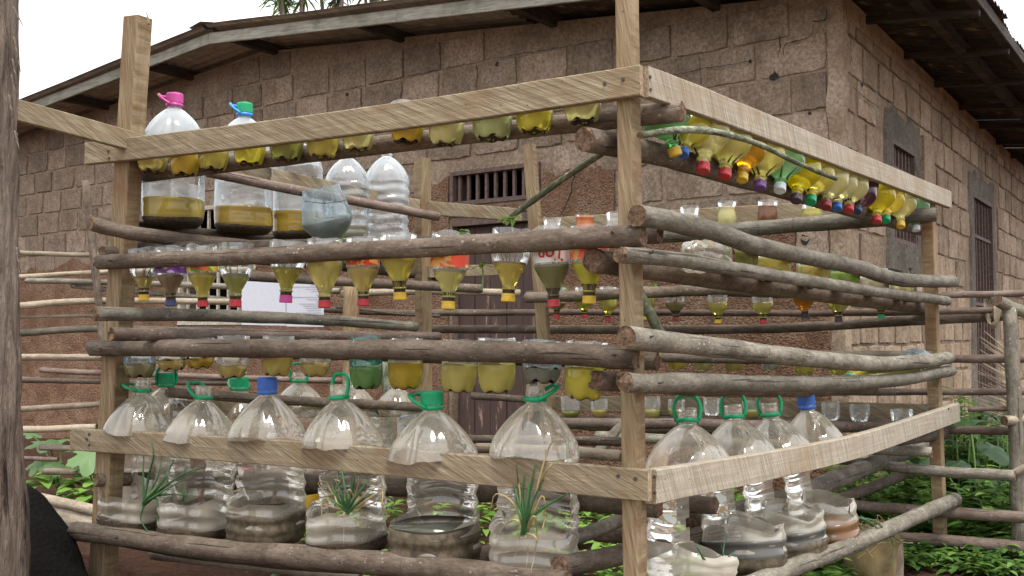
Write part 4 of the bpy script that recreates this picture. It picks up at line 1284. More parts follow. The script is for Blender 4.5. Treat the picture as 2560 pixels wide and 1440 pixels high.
for i, (u, v, w_, h, c, lv, d) in enumerate([(1427, 1042, 46, 50, OLV, .22, 'olive'), (1500, 1042, 42, 44, (.62, .45, .20), .42, 'orange tan'), (1632, 1044, 42, 50, (.58, .52, .24), .45, 'murky yellow'), (1690, 1040, 42, 40, (.62, .58, .2), .4, 'light yellow'), (1780, 1040, 42, 44, None, 0, 'no'), (1880, 1043, 44, 40, (.5, .44, .2), .5, 'tan'), (2078, 1052, 44, 46, None, 0, 'no'), (2149, 1055, 48, 44, None, 0, 'no'), (2255, 1058, 54, 34, None, 0, 'no')]):
    p = B.at(u, v, -.01)
    lb = f'cut bottle of {d} water on lowest back shelf, {ORD[i + 1]} from back left post' if c else f'empty clear cut bottle on lowest back shelf, {ORD[i + 1]} from back left post'
    cup_bottle(p, w_ / 2 * px(p), h * px(p), c, lv, lb, G9, None, .5, False, (0, rnd(-.06, .06)), petal=False)

# ---- big water jugs with a window cut in the front
def jug(p0, nrm, Rb, H, label_txt, group, cap='green', capped=True, handle='side', plastic=None, zwin=(.25, .66), half=95, liq=None, level=.1, sed=.07, spin=None, tilt=(0, 0), sedm=None, strip_lab=False, tubfront=None, rib=.026):
    """p0: base centre; nrm: direction of the window; parts: shell, collar, handle, cap, liquid, sediment"""
    th = math.atan2(nrm.y, nrm.x)
    M = Matrix.Translation(p0) @ Matrix.Rotation(tilt[0], 4, 'X') @ Matrix.Rotation(tilt[1], 4, 'Y') @ Matrix.Rotation(th, 4, 'Z')
    t = thing('water_jug', label_txt, 'jug', group=group, M=M)
    seed = rnd(0, 60)
    zn = H * .90                    # neck base
    zs = H * .62                    # shoulder start
    prof = [(Rb * .55, .004), (Rb * .80, .0), (Rb * .93, .012), (Rb, .03)]
    n = 40
    for i in range(1, n + 1):
        z = .03 + (zs - .03) * i / n
        prof.append((Rb * (1 + rib * math.sin(z / .042 * 2 * PI)), z))
    rn = Rb * .225
    m = 16
    for i in range(1, m + 1):
        q_ = i / m
        rr = rn + (Rb - rn) * (1 - q_ ** 1.85) ** .86 if q_ < 1 else rn
        prof.append((rr, zs + (zn - zs) * q_))
    prof += [(rn, zn + H * .015), (rn * 1.18, zn + H * .018), (rn * 1.18, zn + H * .028), (rn * .98, zn + H * .03), (rn * .98, zn + H * .045), (rn * 1.06, zn + H * .05), (rn * .98, zn + H * .057), (rn * 1.06, zn + H * .066), (rn * .98, zn + H * .073), (rn * 1.0, H)]
    z0, z1 = zwin[0] * H, zwin[1] * H
    hf = R(half)
    prof = sorted(prof[2:], key=lambda q_: q_[1]) if False else prof
    seg = 72
    def near(zt):
        k_ = min((i for i in range(4, 4 + n + m - 2)), key=lambda i: abs(prof[i][1] - zt))
        return prof[k_][1]
    z0, z1 = near(z0), near(z1)
    def ecut(a, k_):
        aa = (a + PI) % (2 * PI) - PI
        return (.014 * noise.noise(Vector((aa * 1.1, seed, k_))) + .005 * noise.noise(Vector((aa * 3, seed, k_ + 4)))) * (1 if abs(aa) < hf + .3 else 0) + (.03 * max(0, abs(aa) - .8) if k_ == 1 and abs(aa) < hf + .3 else 0)
    def fn(r, z, a):
        sq = (abs(math.cos(a)) ** 4 + abs(math.sin(a)) ** 4) ** -.25
        body = 1 - smstep(zs, zn * .98, z)
        sqf = 1 + (sq - 1.06) * .55 * body
        pleat = 0
        if zs < z < zn:
            e = math.sin(PI * (z - zs) / (zn - zs))
            pleat = .045 * e * (abs(math.cos(4 * a)) ** 14) - .02 * e
        d = noise.noise(Vector((math.cos(a) * 1.5 + seed, math.sin(a) * 1.5, z * 9)))
        wv = .005 * math.sin(a * 4) * body
        big = .06 * body + (.02 if zs < z < zn * .93 else 0)
        zz = z + wv * (1 if .04 < z < zs else 0)
        if hf > .5: zz += ecut(a, 1) * math.exp(-((z - z0) / .022) ** 2) - ecut(a, 2) * math.exp(-((z - z1) / .022) ** 2)
        return r * sqf * (1 + big * d - pleat), zz
    def skip(a, z):
        aa = (a + PI) % (2 * PI) - PI
        return z0 < z < z1 and abs(aa) < hf + .12 * noise.noise(Vector((z * 9, seed, 9)))
    V, Fc = lathe(prof, seg, fn, skip)
    Fc.append(tuple(reversed(range(seg))))
    obj('shell', mesh('shell', V, Fc, plastic or M_JUG, True), t)
    # collar ring, carrying handle and cap
    cm = cap_mat({'bluegreen': 'brightblue', 'none': 'white'}.get(cap, cap))
    if cap != 'none':
        rc = rn * 1.24
        V, Fc = lathe([(rc * .92, zn + H * .012), (rc, zn + H * .014), (rc, zn + H * .036), (rc * .92, zn + H * .038)], 32)
        co = obj('collar', mesh('collar', V, Fc, cm, True), t)
        if handle != 'none':
            L = Rb * .62
            wv = rc * .98
            loop = [Vector((0, -wv, 0)), Vector((L * .5, -wv * 1.18, .004)), Vector((L * .92, -wv * .8, .010)), Vector((L, 0, .006)), Vector((L * .92, wv * .8, .010)), Vector((L * .5, wv * 1.18, .004)), Vector((0, wv, 0))]
            V, Fc = tube(spline(loop, 26), .0052 * Rb / .105, .0052 * Rb / .105, 8)
            pitch = {'side': rnd(.35, .6), 'up': 1.5, 'low': .12, 'tall': 1.25}[handle]
            Mh = Matrix.Translation((0, 0, zn + H * .026)) @ Matrix.Rotation((rnd(0, 6) if spin is None else spin) - th, 4, 'Z') @ Matrix.Rotation(-pitch, 4, 'Y')
            obj('handle', mesh('handle', [Mh @ v for v in V], Fc, cm, True), co)
        if capped:
            rc2 = rn * 1.2
            def cf(r, z, a): return r * (1.03 if math.cos(40 * a) > 0 and r > rc2 * .95 else 1), z
            V, Fc = lathe([(rc2, zn + H * .042), (rc2, H * 1.005), (rc2 * .94, H * 1.018), (rc2 * .3, H * 1.018)], 80, cf, close_top=True)
            obj('cap', mesh('cap', V, Fc, cap_mat('green') if cap == 'bluegreen' else cm), t)
    flat = lambda r, z, a: (fn(r, z, a)[0], z)
    if liq:
        lp = [(r * 1.012, z - .001) for r, z in prof if z < level * H] + [(Rb * 1.012, level * H)]
        V, Fc = lathe(lp, seg, flat, close_bottom=True, close_top=True)
        obj('liquid', mesh('liquid', V, Fc, liquid(*liq), True), t)
    if sed:
        lp = [(r * 1.016, z - .0015) for r, z in prof if z < sed * H * .9] + [(Rb * 1.016, sed * H)]
        V, Fc = lathe(lp, seg, lambda r, z, a: (fn(r, z, a)[0], z + (.004 * math.sin(2 * a + seed) + .003 * noise.noise(Vector((a * 6, seed, 2))) if z > sed * H * .95 else 0)), close_bottom=True, close_top=True)
        obj('sediment', mesh('sediment', V, Fc, sedm or M_SED, True), t)
    if strip_lab:
        zc0, zc1 = H * .33, H * .60
        ns = 14
        V, Fc = [], []
        for j in range(7):
            z = zc0 + (zc1 - zc0) * j / 6
            for i in range(ns + 1):
                a = PI - .75 + 1.5 * i / ns
                rr, zz = fn(Rb * .985, z, a)
                V.append((rr * math.cos(a), rr * math.sin(a), zz + (.01 * noise.noise(Vector((a * 5, seed, j))) if j in (0, 6) else 0)))
        for j in range(6):
            for i in range(ns):
                b_ = j * (ns + 1) + i
                Fc.append((b_, b_ + 1, b_ + ns + 2, b_ + ns + 1))
        obj('label', mesh('label', V, Fc, LAB['oldwhite'], True), t)
    return t
GJ = 'jugs along the front bottom board'
#       u_top v_top u_bot v_bot width cap capped handle half liquid
fj = [(357, 948, 338, 1334, 168, 'green', False, 'low', 80, None, .11, M_SED, 'open necked jug sprouting long green onions'),
      (510, 966, 484, 1352, 172, 'green', False, 'side', 80, None, .09, M_SED, 'open necked jug with a small onion tuft'),
      (668, 950, 665, 1362, 184, 'blue', True, 'none', 85, None, .20, M_SEDG, 'blue capped crumpled jug'),
      (842, 962, 872, 1388, 194, 'green', False, 'tall', 100, None, .10, M_SED, 'tall handled jug with many half dried onions'),
      (1078, 985, 1088, 1428, 214, 'green', True, 'side', 105, ((.10, .10, .08), .8), .25, M_SEDG, 'green capped jug half full of dark water'),
      (1340, 962, 1335, 1445, 218, 'green', False, 'side', 85, None, .08, M_SED, 'jug with upright green onion and straw leaves')]
JUGS = []
for i, (u0, v0, u1, v1, w_, cp, cpd, hd, half, lq, sd, sm, d) in enumerate(fj):
    b0 = F.at(u1, v1 - 6, -.062); t0 = F.at(u0, v0, -.062)
    H = (t0 - b0).length
    JUGS.append(jug(b0, F.n, w_ / 2 * px(b0) * .97, H, f'{d} behind bottom front board', GJ, cp, cpd, hd, None, (.25, .63), half, lq, .26, sd, spin={0: 2.9, 1: 2.6, 3: .9, 4: 2.7, 5: .3}.get(i), tilt=(0, math.atan2((t0 - b0).x, (t0 - b0).z) * .8), sedm=sm))
GJR = 'jugs along the right bottom board'
rj = [(1718, 1022, 1730, 1456, 214, 'green', False, 'up', 'empty open jug with upright green handle and torn label', 0, .15, 118), (1832, 1012, 1868, 1430, 196, 'green', False, 'tall', 'jug with torn white label strip and dark water', .10, .26, 122), (1922, 1008, 1975, 1398, 180, 'green', False, 'tall', 'jug with wavy grey tub and folded sides', .12, .28, 125), (2014, 990, 2070, 1374, 158, 'blue', True, 'none', 'blue capped jug with brown water tub', .05, .30, 125)]
for i, (u0, v0, u1, v1, w_, cp, cpd, hd, d, sd, zl, half) in enumerate(rj):
    b0 = RR.at(u1, v1, -.060); t0 = RR.at(u0, v0, -.125)
    H = (t0 - b0).length
    ax = (t0 - b0).normalized()
    JUGS.append(jug(b0, RR.n, w_ / 2 * px(b0), H, f'{d} behind right bottom board', GJR, cp, cpd, hd, M_JUG, (zl, .64), half, ((.30, .15, .08), .7) if i == 3 else (((.16, .16, .16), .6) if i in (1, 2) else None), .19, sd, spin=1.2, tilt=(-math.asin(max(-.3, min(.3, ax.y))), math.asin(max(-.3, min(.3, ax.x)))), sedm=M_SEDG, strip_lab=i in (0, 1)))
GJS = 'jugs along the receding left side, lower'
for i, (u, v, w_, cp, cpd, hd) in enumerate([(416, 938, 150, 'green', True, 'up'), (600, 948, 150, 'green', True, 'side'), (748, 930, 142, 'green', False, 'tall'), (880, 935, 132, 'none', False, 'none'), (992, 945, 126, 'none', False, 'none')]):
    t0 = S.at(u, v, 0)
    H = .47
    d = ['green capped jug with upright handle', 'green capped jug partly behind a beige bottle', 'open jug with tall green handle', 'frosted neckless jug', 'clear neckless jug']
    jug(t0 - Vector((0, 0, H)), -S.n, w_ / 2 * px(t0), H, f'{d[i]} in the second row behind bottom front jugs', GJS, cp, cpd, hd, None, (.25, .6), 90, None, .1, .08, spin=2.0)
GJU = 'jugs along the receding left side, upper'
uj = [(426, 238, 432, 566, 150, 'pink', True, 'side', 'pink capped whitish jug', ((.50, .36, .12), .5), .20, .055, (.30, .62), 100),
      (603, 262, 608, 583, 142, 'bluegreen', True, 'side', 'green capped jug with blue handle', ((.50, .32, .12), .5), .19, .05, (.38, .66), 75),
      (738, 330, 744, 600, 128, 'pink', True, 'low', 'cut jug half hidden by the hanging bag', ((.48, .30, .08), .5), .25, .07, (.45, .66), 105),
      (862, 372, 868, 600, 110, 'none', False, 'none', 'ribbed clear jug beside the hanging bag', ((.6, .58, .42), .4), .15, 0, (.9, .91), 20),
      (960, 368, 966, 606, 112, 'none', False, 'none', 'ribbed clear jug beside the slim side post', None, .1, 0, (.9, .91), 20)]
for i, (u0, v0, u1, v1, w_, cp, cpd, hd, d, lq, lv, sd, zw, half) in enumerate(uj):
    b0 = S.at(u1, v1, -.01); t0 = S.at(u0, v0, -.01)
    H = (t0 - b0).length
    jug(b0, (-S.n * .6 + F.n * .6).normalized(), w_ / 2 * px(b0), H, f'{d} standing on upper left side poles', GJU, cp, cpd, hd, M_JUGW if i < 3 else M_RIB, zw, half, lq, lv, sd, spin=2.9, rib=.006 if i < 3 else .03)

# ================================================================== STICKS, BAG, NOTICE, TRUNK
def stick(pts, r0, r1, mat, label, name='stick', knots=True):
    V, Fc = tube(spline(pts, 30), 1, 1, 8)
    t = sweep(name, spline(pts, 30), circ(1, 9), mat, None, ref=(.2, .3, .9), sc_=lambda k: (r0 + (r1 - r0) * k) * (1 + .22 * max(0, noise.noise(Vector((k * 14, r0 * 99, 2)))) * knots), wob=.25, capmat=M_END)
    return prop(t, label, 'stick')
stick(P(F, -.20, (1262, 560), (1290, 532), (1345, 492), (1430, 432), (1512, 378)), .0085, .0095, M_MOSS, 'mossy stick slanting from bottle up to the cut pole end')
stick(P(RR, .055, (1600, 338), (1700, 325), (1790, 330), (1900, 362), (2000, 410), (2090, 447)), .0095, .0075, M_MOSS, 'lichen spotted stick lying across right top bottles')
stick(P(F, -.75, (1592, 720), (1625, 785), (1660, 850)), .016, .017, M_MOSS, 'short thick lichen covered stick behind corner post')
stick(P(F, .02, (762, 503), (815, 508), (880, 498)), .0015, .001, M_MOSS, 'thin dark twig beside the hanging plastic bag', knots=False)
# hanging plastic bag of water
pb = S.at(830, 606, -.24); pt_ = S.at(800, 468, -.24)
bag = thing('plastic_bag', 'clear plastic bag of cloudy water hanging over thin pole', 'bag', M=frame(pb, pt_))
HB = (pt_ - pb).length; kx = px(pb)
prof = [(5, 0), (26, .06), (44, .16), (58, .28), (66, .40), (62, .50), (56, .62), (54, .75), (50, .88), (47, 1.0)]
def bf(r, z, th):
    d = noise.noise(Vector((math.cos(th) * 2, math.sin(th) * 2, z * 18)))
    f = .38 if z > HB * .5 else .55
    c_, s_ = math.cos(th), math.sin(th)
    rr = r * (1 + .12 * d * (z / HB)) * math.sqrt((c_) ** 2 + (s_ * f) ** 2)
    return rr, z + (.012 * d if z > HB * .99 else 0)
pr_ = [(a * kx, b_ * HB) for a, b_ in prof]
V, Fc = lathe(pr_, 40, bf, close_bottom=True)
obj('bag_film', mesh('bag_film', V, Fc, M_BLUE, True), bag)
V, Fc = lathe([(a * .96, z + .002) for a, z in pr_[:5]], 40, bf, close_bottom=True, close_top=True)
obj('liquid', mesh('liquid', V, Fc, liquid((.52, .54, .40), .6), True), bag)
# printed notice on two sheets
M_PAPER = plain('white_paper', (.56, .57, .64), .7, .03)
M_INK = plain('grey_ink', (.38, .38, .42), .8)
na = S.at(612, 805, .35)
nt_ = thing('printed_notice', 'white printed notice of two paper sheets behind the front bottles', 'notice', na)
NP = Plane(atD(600, HOR, 4.9), atD(820, HOR, 4.75), (0, -1, 0))
for j, (u0, u1) in enumerate(((604, 714), (716, 809))):
    C4 = [NP.at(u0, 812 + 4 * j), NP.at(u1, 814 + 3 * j), NP.at(u1, 688), NP.at(u0, 690)]
    V = [c - na for c in C4] + [c - na + NP.n * -.002 for c in C4]
    sh = obj('sheet', mesh('sheet', V, [(0, 1, 2, 3), (7, 6, 5, 4), (0, 4, 5, 1), (1, 5, 6, 2), (2, 6, 7, 3), (3, 7, 4, 0)], M_PAPER), nt_)
    if j == 1:
        V, Fc = [], []
        for k in range(15):
            v = 700 + k * 5.6 + (3 if k > 5 else 0)
            L = rnd(25, 80) if k not in (6, 9) else 14
            i0 = len(V)
            V += [NP.at(u1 - 6 - L, v + 1.8, .001) - na, NP.at(u1 - 6, v + 1.8, .001) - na, NP.at(u1 - 6, v, .001) - na, NP.at(u1 - 6 - L, v, .001) - na]
            Fc.append((i0, i0 + 1, i0 + 2, i0 + 3))
        obj('printed_lines', mesh('printed_lines', V, Fc, M_INK), sh)
# white labelled carton bottle with blue script
p = S.at(1022, 1118, -.05)
o_ = cup_bottle(p, 28 * px(p), .16, None, 0, 'white labelled bottle with blue script standing behind front jugs', None, M_JUGW, petal=False)
V, Fc = lathe([(28 * px(p) * 1.03, .02), (28 * px(p) * 1.03, .155)], 28)
lo = obj('label', mesh('label', V, Fc, plain('white_print', (.75, .76, .74), .4), True), o_)
blue = plain('blue_ink', (.06, .18, .45), .4)
d_ = wmat(o_).inverted().to_3x3() @ (CAM - p)
ta = math.atan2(d_.y, d_.x)
text_on(o_, 'Vi', .062, 28 * px(p) * 1.06, .075, ta, blue)
arc = [(28 * px(p) * 1.05 * math.cos(ta + x), 28 * px(p) * 1.05 * math.sin(ta + x), .125 + .012 * math.cos(x * 1.6)) for x in [-.9 + .1 * i for i in range(19)]]
V, Fc = tube([Vector(a_) for a_ in arc], .003, .002, 6)
obj('emblem', mesh('emblem', V, Fc, blue), o_)

# bark covered trunk
def trunk():
    D = 2.45
    b0 = atD(-98, 1440, D); t0 = atD(-116, 0, D)
    dirv = (t0 - b0) / (t0.z - b0.z)
    base = b0 + dirv * (-.1 - b0.z)
    topz = 3.0
    t = thing('bark_trunk', 'standing tree trunk with peeling fibrous bark at fence end', 'tree trunk', (base.x, base.y, 0))
    NR, NS = 260, 110
    V, Fc = [], []
    for j in range(NR + 1):
        z = -.1 + (topz + .1) * j / NR
        c = base + dirv * (z + .1)
        for i in range(NS):
            a = 2 * PI * i / NS
            ca, sa = math.cos(a), math.sin(a)
            wv = noise.noise(Vector((ca * 2, sa * 2, z * 1.2)))
            f = noise.noise(Vector((ca * 9 + wv, sa * 9, z * 3.0)))
            g = noise.noise(Vector((ca * 22, sa * 22 + wv, z * 6.0)))
            st = noise.noise(Vector((ca * 5, sa * 5, z * 9)))
            r = .140 * (1 + .06 * wv) + .010 * f + .006 * (g if g > 0 else g * 1.8) + .005 * st
            V.append((c.x - base.x + r * ca, c.y - base.y + r * sa, z))
    for j in range(NR):
        for i in range(NS):
            Fc.append((j * NS + i, j * NS + (i + 1) % NS, (j + 1) * NS + (i + 1) % NS, (j + 1) * NS + i))
    obj('trunk', mesh('trunk', V, Fc, M_BARK, True), t)
    for (u, v, h, l) in ((40, 20, .05, .02), (42, 95, .09, .014), (38, 150, .07, .012), (36, 190, .05, .010), (44, 330, .05, .01), (48, 620, .06, .008), (30, 240, .08, .01)):
        p = atD(u - 4, v, D - .03)
        q_ = [p, p + Vector((l * .7, -.006, -h * .5)), p + Vector((l * 1.3, -.004, -h))]
        fl_ = sweep('bark_flake', spline(q_, 5), rect(.016, .0025, .0006), M_BARK, t, ref=(1, 0, 0), sc_=lambda k: 1.05 - .9 * k)
trunk()
ch = sweep('charred_log', spline([atD(40, 1560, 3.2), atD(42, 1440, 3.28), atD(42, 1340, 3.36), atD(48, 1262, 3.42), atD(55, 1222, 3.46)], 24), circ(.17, 22), M_CHAR, None, ref=(1, 0, 0), sc_=lambda t: 1.62 - 1.42 * t, wob=.12, capmat=M_CHAR)
prop(ch, 'charred black log leaning on the soil against the bark trunk', 'log')

# ================================================================== PLANTS
def leaf(Vv, Ff, p, d, up, L, wd, fold=.25, droop=.25, n=5):
    d = d.normalized()
    s = d.cross(up)
    s = s.normalized() if s.length > 1e-4 else Vector((1, 0, 0))
    nrm = s.cross(d).normalized()
    i0 = len(Vv)
    for k in range(n + 1):
        t = k / n
        c = p + d * L * t + nrm * (-droop * L * t * t)
        w_ = wd * math.sin(PI * min(1, t * .92 + .06)) ** .8 * (1 - .35 * t)
        if k == n: w_ = wd * .02
        Vv += [c - s * w_ + nrm * fold * w_, c, c + s * w_ + nrm * fold * w_]
    for k in range(n):
        a = i0 + 3 * k
        Ff += [(a, a + 1, a + 4, a + 3), (a + 1, a + 2, a + 5, a + 4)]
def outside(p):
    q_ = p - K0
    return q_.dot(W.n) > .06 or q_.dot(WR.n) > .06
def rosettes(spots, hmin, hmax, Lmin, Lmax, nl):
    Vv, Ff = [], []
    for x, y in spots:
        z0 = gz(x, y)
        h = rnd(hmin, hmax)
        tip = Vector((x + rnd(-.03, .03), y + rnd(-.03, .03), z0 + h))
        for k in range(nl):
            a = rnd(0, 6.28)
            lv = rnd(.35, 1)
            p = Vector((x, y, z0)).lerp(tip, lv)
            d = Vector((math.cos(a), math.sin(a), rnd(.1, .6)))
            L = rnd(Lmin, Lmax)
            leaf(Vv, Ff, p + Vector((math.cos(a), math.sin(a), 0)) * .015, d, Vector((0, 0, 1)), L, L * rnd(.24, .33), .25, rnd(.2, .5), 4)
    return Vv, Ff
sp1 = []
while len(sp1) < 640:
    u = rnd(2080, 2660); D = rnd(3.9, 6.6)
    p = atD(u, HOR, D)
    if outside(p) and (p - R0).dot(B.n) > (.36 if u < 2250 else .20): sp1.append((p.x, p.y))
V, Fc = rosettes(sp1, .08, .36, .03, .10, 10)
sp3 = []
while len(sp3) < 560:
    u = rnd(1980, 2640); D = rnd(3.55, 5.0)
    p = atD(u, HOR, D)
    if (p - R0).dot(B.n) > (-.25 if u > 2260 else .17) or (u < 2230 and (p - RR.p).dot(RR.n) < -.1): sp3.append((p.x, p.y))
V2, F2 = rosettes(sp3, .02, .09, .025, .07, 8)
V, Fc = join([(V, Fc), (V2, F2)])
prop(obj('ground_cover', mesh('ground_cover', V, Fc, M_LEAF, True)), 'low leafy green weeds covering soil beside right fence', 'weeds', kind='stuff')
sp2 = []
while len(sp2) < 230:
    u = rnd(640, 2050); D = rnd(3.6, 5.4)
    p = atD(u, HOR, D)
    if outside(p) and (u > 1250 or rnd(0, 1) < .3): sp2.append((p.x, p.y))
V, Fc = rosettes(sp2, .05, .22, .05, .10, 8)
prop(obj('ground_cover', mesh('ground_cover', V, Fc, M_LEAF_B, True)), 'patchy bright green weeds on the soil under the rack', 'weeds', kind='stuff')
def bush(u0, u1, D0, D1, n, h, mat, label, Lm=(.06, .12)):
    sp_ = [atD(rnd(u0, u1), HOR, rnd(D0, D1)) for _ in range(n)]
    c = sum(sp_, Vector()) / n
    t = thing('leafy_shrub', label, 'shrub', (c.x, c.y, 0))
    V, Fc = rosettes([(p.x, p.y) for p in sp_], h * .5, h, Lm[0], Lm[1], 16)
    obj('crown', mesh('crown', [v - t.location for v in V], Fc, mat, True), t)
    parts = [tube([Vector((p.x, p.y, -.03)) - t.location, Vector((p.x + rnd(-.03, .03), p.y, h * .8)) - t.location], .006, .003, 5) for p in sp_]
    for V, Fc in parts: obj('stem', mesh('stem', V, Fc, M_STEM), t)
bush(2370, 2560, 5.0, 6.2, 46, .62, M_LEAF_D, 'dark green bushy shrub against side wall behind right fence')
bush(2380, 2440, 5.4, 5.8, 7, .78, M_LEAF_D, 'taller thin leaved plant beside the far right post', (.08, .14))
def broad_plant(name, label, base, leaves, mat, lobed=False, cat='plant', stemr=.006):
    """leaves: (pixel u, v, depth, size, facing az, pitch)"""
    t = thing(name, label, cat, base)
    for (p, L, az, pit) in leaves:
        Vv, Ff = [], []
        d = Vector((math.cos(az) * math.cos(pit), math.sin(az) * math.cos(pit), math.sin(pit)))
        s = d.cross(Vector((0, 0, 1))).normalized()
        nn = s.cross(d)
        rel = p - t.location
        ring = []
        n = 36
        for i in range(n):
            a = 2 * PI * i / n
            if lobed:
                r = L * .5 * (.38 + .62 * abs(math.cos(2.5 * a)) ** .6) * (1 + .06 * math.sin(17 * a))
            else:
                r = L * .5 * (1 + .18 * math.cos(a) - (.42 * math.exp(-((a - PI) / .28) ** 2)))
                r *= 1 - .25 * abs(math.sin(a)) 
            x, y = r * math.cos(a), r * math.sin(a)
            ring.append(rel + d * x + s * y + nn * (-.35 * (x * x + y * y) / L - .05 * L * math.sin(5 * a) * .4))
        mid = [rel.lerp(q_, .5) + nn * (.02 * L + .02 * L * math.cos(5 * 2 * PI * i / n)) for i, q_ in enumerate(ring)]
        Vv = [rel] + mid + ring
        for i in range(n):
            j = (i + 1) % n
            Ff += [(0, 1 + i, 1 + j), (1 + i, 1 + n + i, 1 + n + j, 1 + j)]
        lf = obj('leaf', mesh('leaf', Vv, Ff, mat, True), t)
        st = [Vector((0, 0, 0)), rel * .5 + Vector((0, 0, .25 * rel.z)), rel]
        V, Fc = tube(spline(st, 8), stemr, stemr * .6, 6)
        obj('stem', mesh('stem', V, Fc, M_STEM, True), t)
    return t
bp = atD(2450, 1310, 4.9); bp.z = 0
broad_plant('broad_leaved_plant', 'plant with large heart shaped dark green leaves behind right fence', bp,
    [(atD(2478, 1120, 4.75), .19, -1.2, -.5), (atD(2395, 1160, 4.7), .15, -1.8, -.4), (atD(2420, 1052, 5.0), .15, -2.6, -.2), (atD(2300, 1150, 4.9), .16, -1.0, -.3), (atD(2520, 1150, 4.9), .14, -.6, -.3), (atD(2440, 1185, 4.7), .12, -2.0, -.3)], M_LEAF_D)
bp = atD(152, 1250, 5.9); bp.z = gz(bp.x, bp.y)
broad_plant('okra_plant', 'young plant with large pale lobed leaves in left garden bed', bp,
    [(atD(112, 1108, 5.8), .22, -1.2, -.25), (atD(150, 1100, 6.0), .17, .2, .1), (atD(95, 1160, 5.8), .17, -1.9, -.7), (atD(132, 1165, 5.75), .16, -1.0, -.8), (atD(75, 1085, 6.0), .14, 2.6, .2)], M_LEAF_P, True)
bp = atD(250, 1230, 5.7); bp.z = gz(bp.x, bp.y)
broad_plant('squash_plant', 'plant with one big silvery lobed leaf beside left post', bp, [(atD(222, 1142, 5.5), .24, -1.3, -.8), (atD(183, 1128, 5.6), .10, -2.0, .2), (atD(205, 1170, 5.6), .12, -1.2, -.2)], M_LEAF_P, True)
GS = 'bean seedlings in the left garden bed'
for i, (u, v, D, L, d) in enumerate([(165, 1215, 5.8, .12, 'by the okra stem'), (200, 1195, 5.7, .13, 'under the silvery leaf'), (215, 1230, 5.4, .12, 'close to left post'), (185, 1240, 5.4, .10, 'at the edge of the bed poles'), (88, 1205, 5.7, .14, 'beside the bark trunk'), (145, 1190, 6.1, .10, 'behind the okra plant'), (230, 1205, 5.9, .11, 'behind left post foot')]):
    p = atD(u, v, D); b = Vector((p.x, p.y, gz(p.x, p.y)))
    t = thing('bean_seedling', f'bean seedling with bright crinkled leaves {d}', 'seedling', b, GS)
    Vv, Ff = [], []
    for k in range(7):
        a = rnd(0, 6.28)
        leaf(Vv, Ff, p - b + Vector((rnd(-.05, .05), rnd(-.05, .05), rnd(-.03, .03))), Vector((math.cos(a), math.sin(a), rnd(0, .5))), Vector((0, 0, 1)), L * rnd(.8, 1.2), L * rnd(.34, .44), .2, .4)
    obj('leaves', mesh('leaves', Vv, Ff, M_LEAF_B, True), t)
    V, Fc = tube([Vector((0, 0, -.01)), (p - b) * .5 + Vector((.01, 0, 0)), p - b], .004, .003, 5)
    obj('stem', mesh('stem', V, Fc, M_STEM), t)
for i, (pl, off, u, v, L, d) in enumerate([(F, -.04, 565, 622, .05, 'murky green bottle'), (F, -.04, 862, 598, .045, 'clear yellow bottle'), (F, -.04, 1150, 580, .05, 'red labelled bottle'), (F, -.04, 1278, 548, .06, 'amber yellow bottle'), (B, 0, 1402, 718, .07, 'olive back bottle'), (B, 0, 1634, 712, .06, 'clear yellow back bottle'), (F, -.04, 1205, 662, .05, 'side of amber yellow bottle')]):
    p = pl.at(u, v, off)
    b = p - Vector((0, 0, .07))
    t = thing('sprout', f'small bright green sprout growing out of the {d}', 'sprout', b)
    Vv, Ff = [], []
    for k in range(5):
        a = rnd(0, 6.28)
        leaf(Vv, Ff, p - b + Vector((0, 0, rnd(-.012, .008))), Vector((math.cos(a), math.sin(a), rnd(0, .7))), Vector((0, 0, 1)), L * rnd(.5, .8), L * .2, .2, .5)
    obj('leaves', mesh('leaves', Vv, Ff, M_LEAF_B if i != 6 else M_LEAF_D, True), t)
    V, Fc = tube([Vector((0, 0, 0)), Vector((.004, 0, .04)), p - b], .003, .002, 5)
    obj('stem', mesh('stem', V, Fc, M_STEM), t)
# spring onions
def onion(pl, off, base, greens, dries, label, r=.0052):
    p0 = pl.at(*base, off)
    t = thing('spring_onion', label, 'spring onion', p0)
    def strand(pts, rr):
        pts3 = [Vector((rnd(-.006, .006), rnd(-.006, .006), rnd(-.004, .01)))] + [pl.at(u, v, off + rnd(-.02, .035)) - p0 for u, v in pts]
        return tube(spline(pts3, 12), rr, rr * .25, 6)
    if greens:
        V, Fc = join([strand(g, r * rnd(.8, 1.15)) for g in greens])
        obj('leaves', mesh('leaves', V, Fc, M_ONION, True), t)
    if dries:
        V, Fc = join([strand(g, r * .62) for g in dries])
        obj('dry_leaves', mesh('dry_leaves', V, Fc, M_STRAW, True), t)
onion(F, .02, (362, 1262), [[(358, 1180), (361, 1110)], [(372, 1190), (384, 1140), (377, 1098)], [(395, 1190), (405, 1140)], [(410, 1200), (425, 1170), (437, 1145)], [(420, 1210), (470, 1180), (510, 1165)], [(400, 1225), (450, 1190), (470, 1168)], [(390, 1240), (430, 1236), (490, 1240)], [(358, 1270), (352, 1300), (372, 1332)], [(385, 1245), (396, 1260), (396, 1328)], [(375, 1235), (405, 1200), (425, 1175)], [(380, 1245), (430, 1215), (480, 1190)]], [], 'long dark green spring onions trailing from the front jug beside left post')
onion(F, 0, (462, 1256), [[(461, 1230), (463, 1205)], [(457, 1235), (452, 1215)], [(467, 1235), (472, 1218)], [(460, 1240), (448, 1222)]], [], 'short tuft of spring onion in second front jug', .0032)
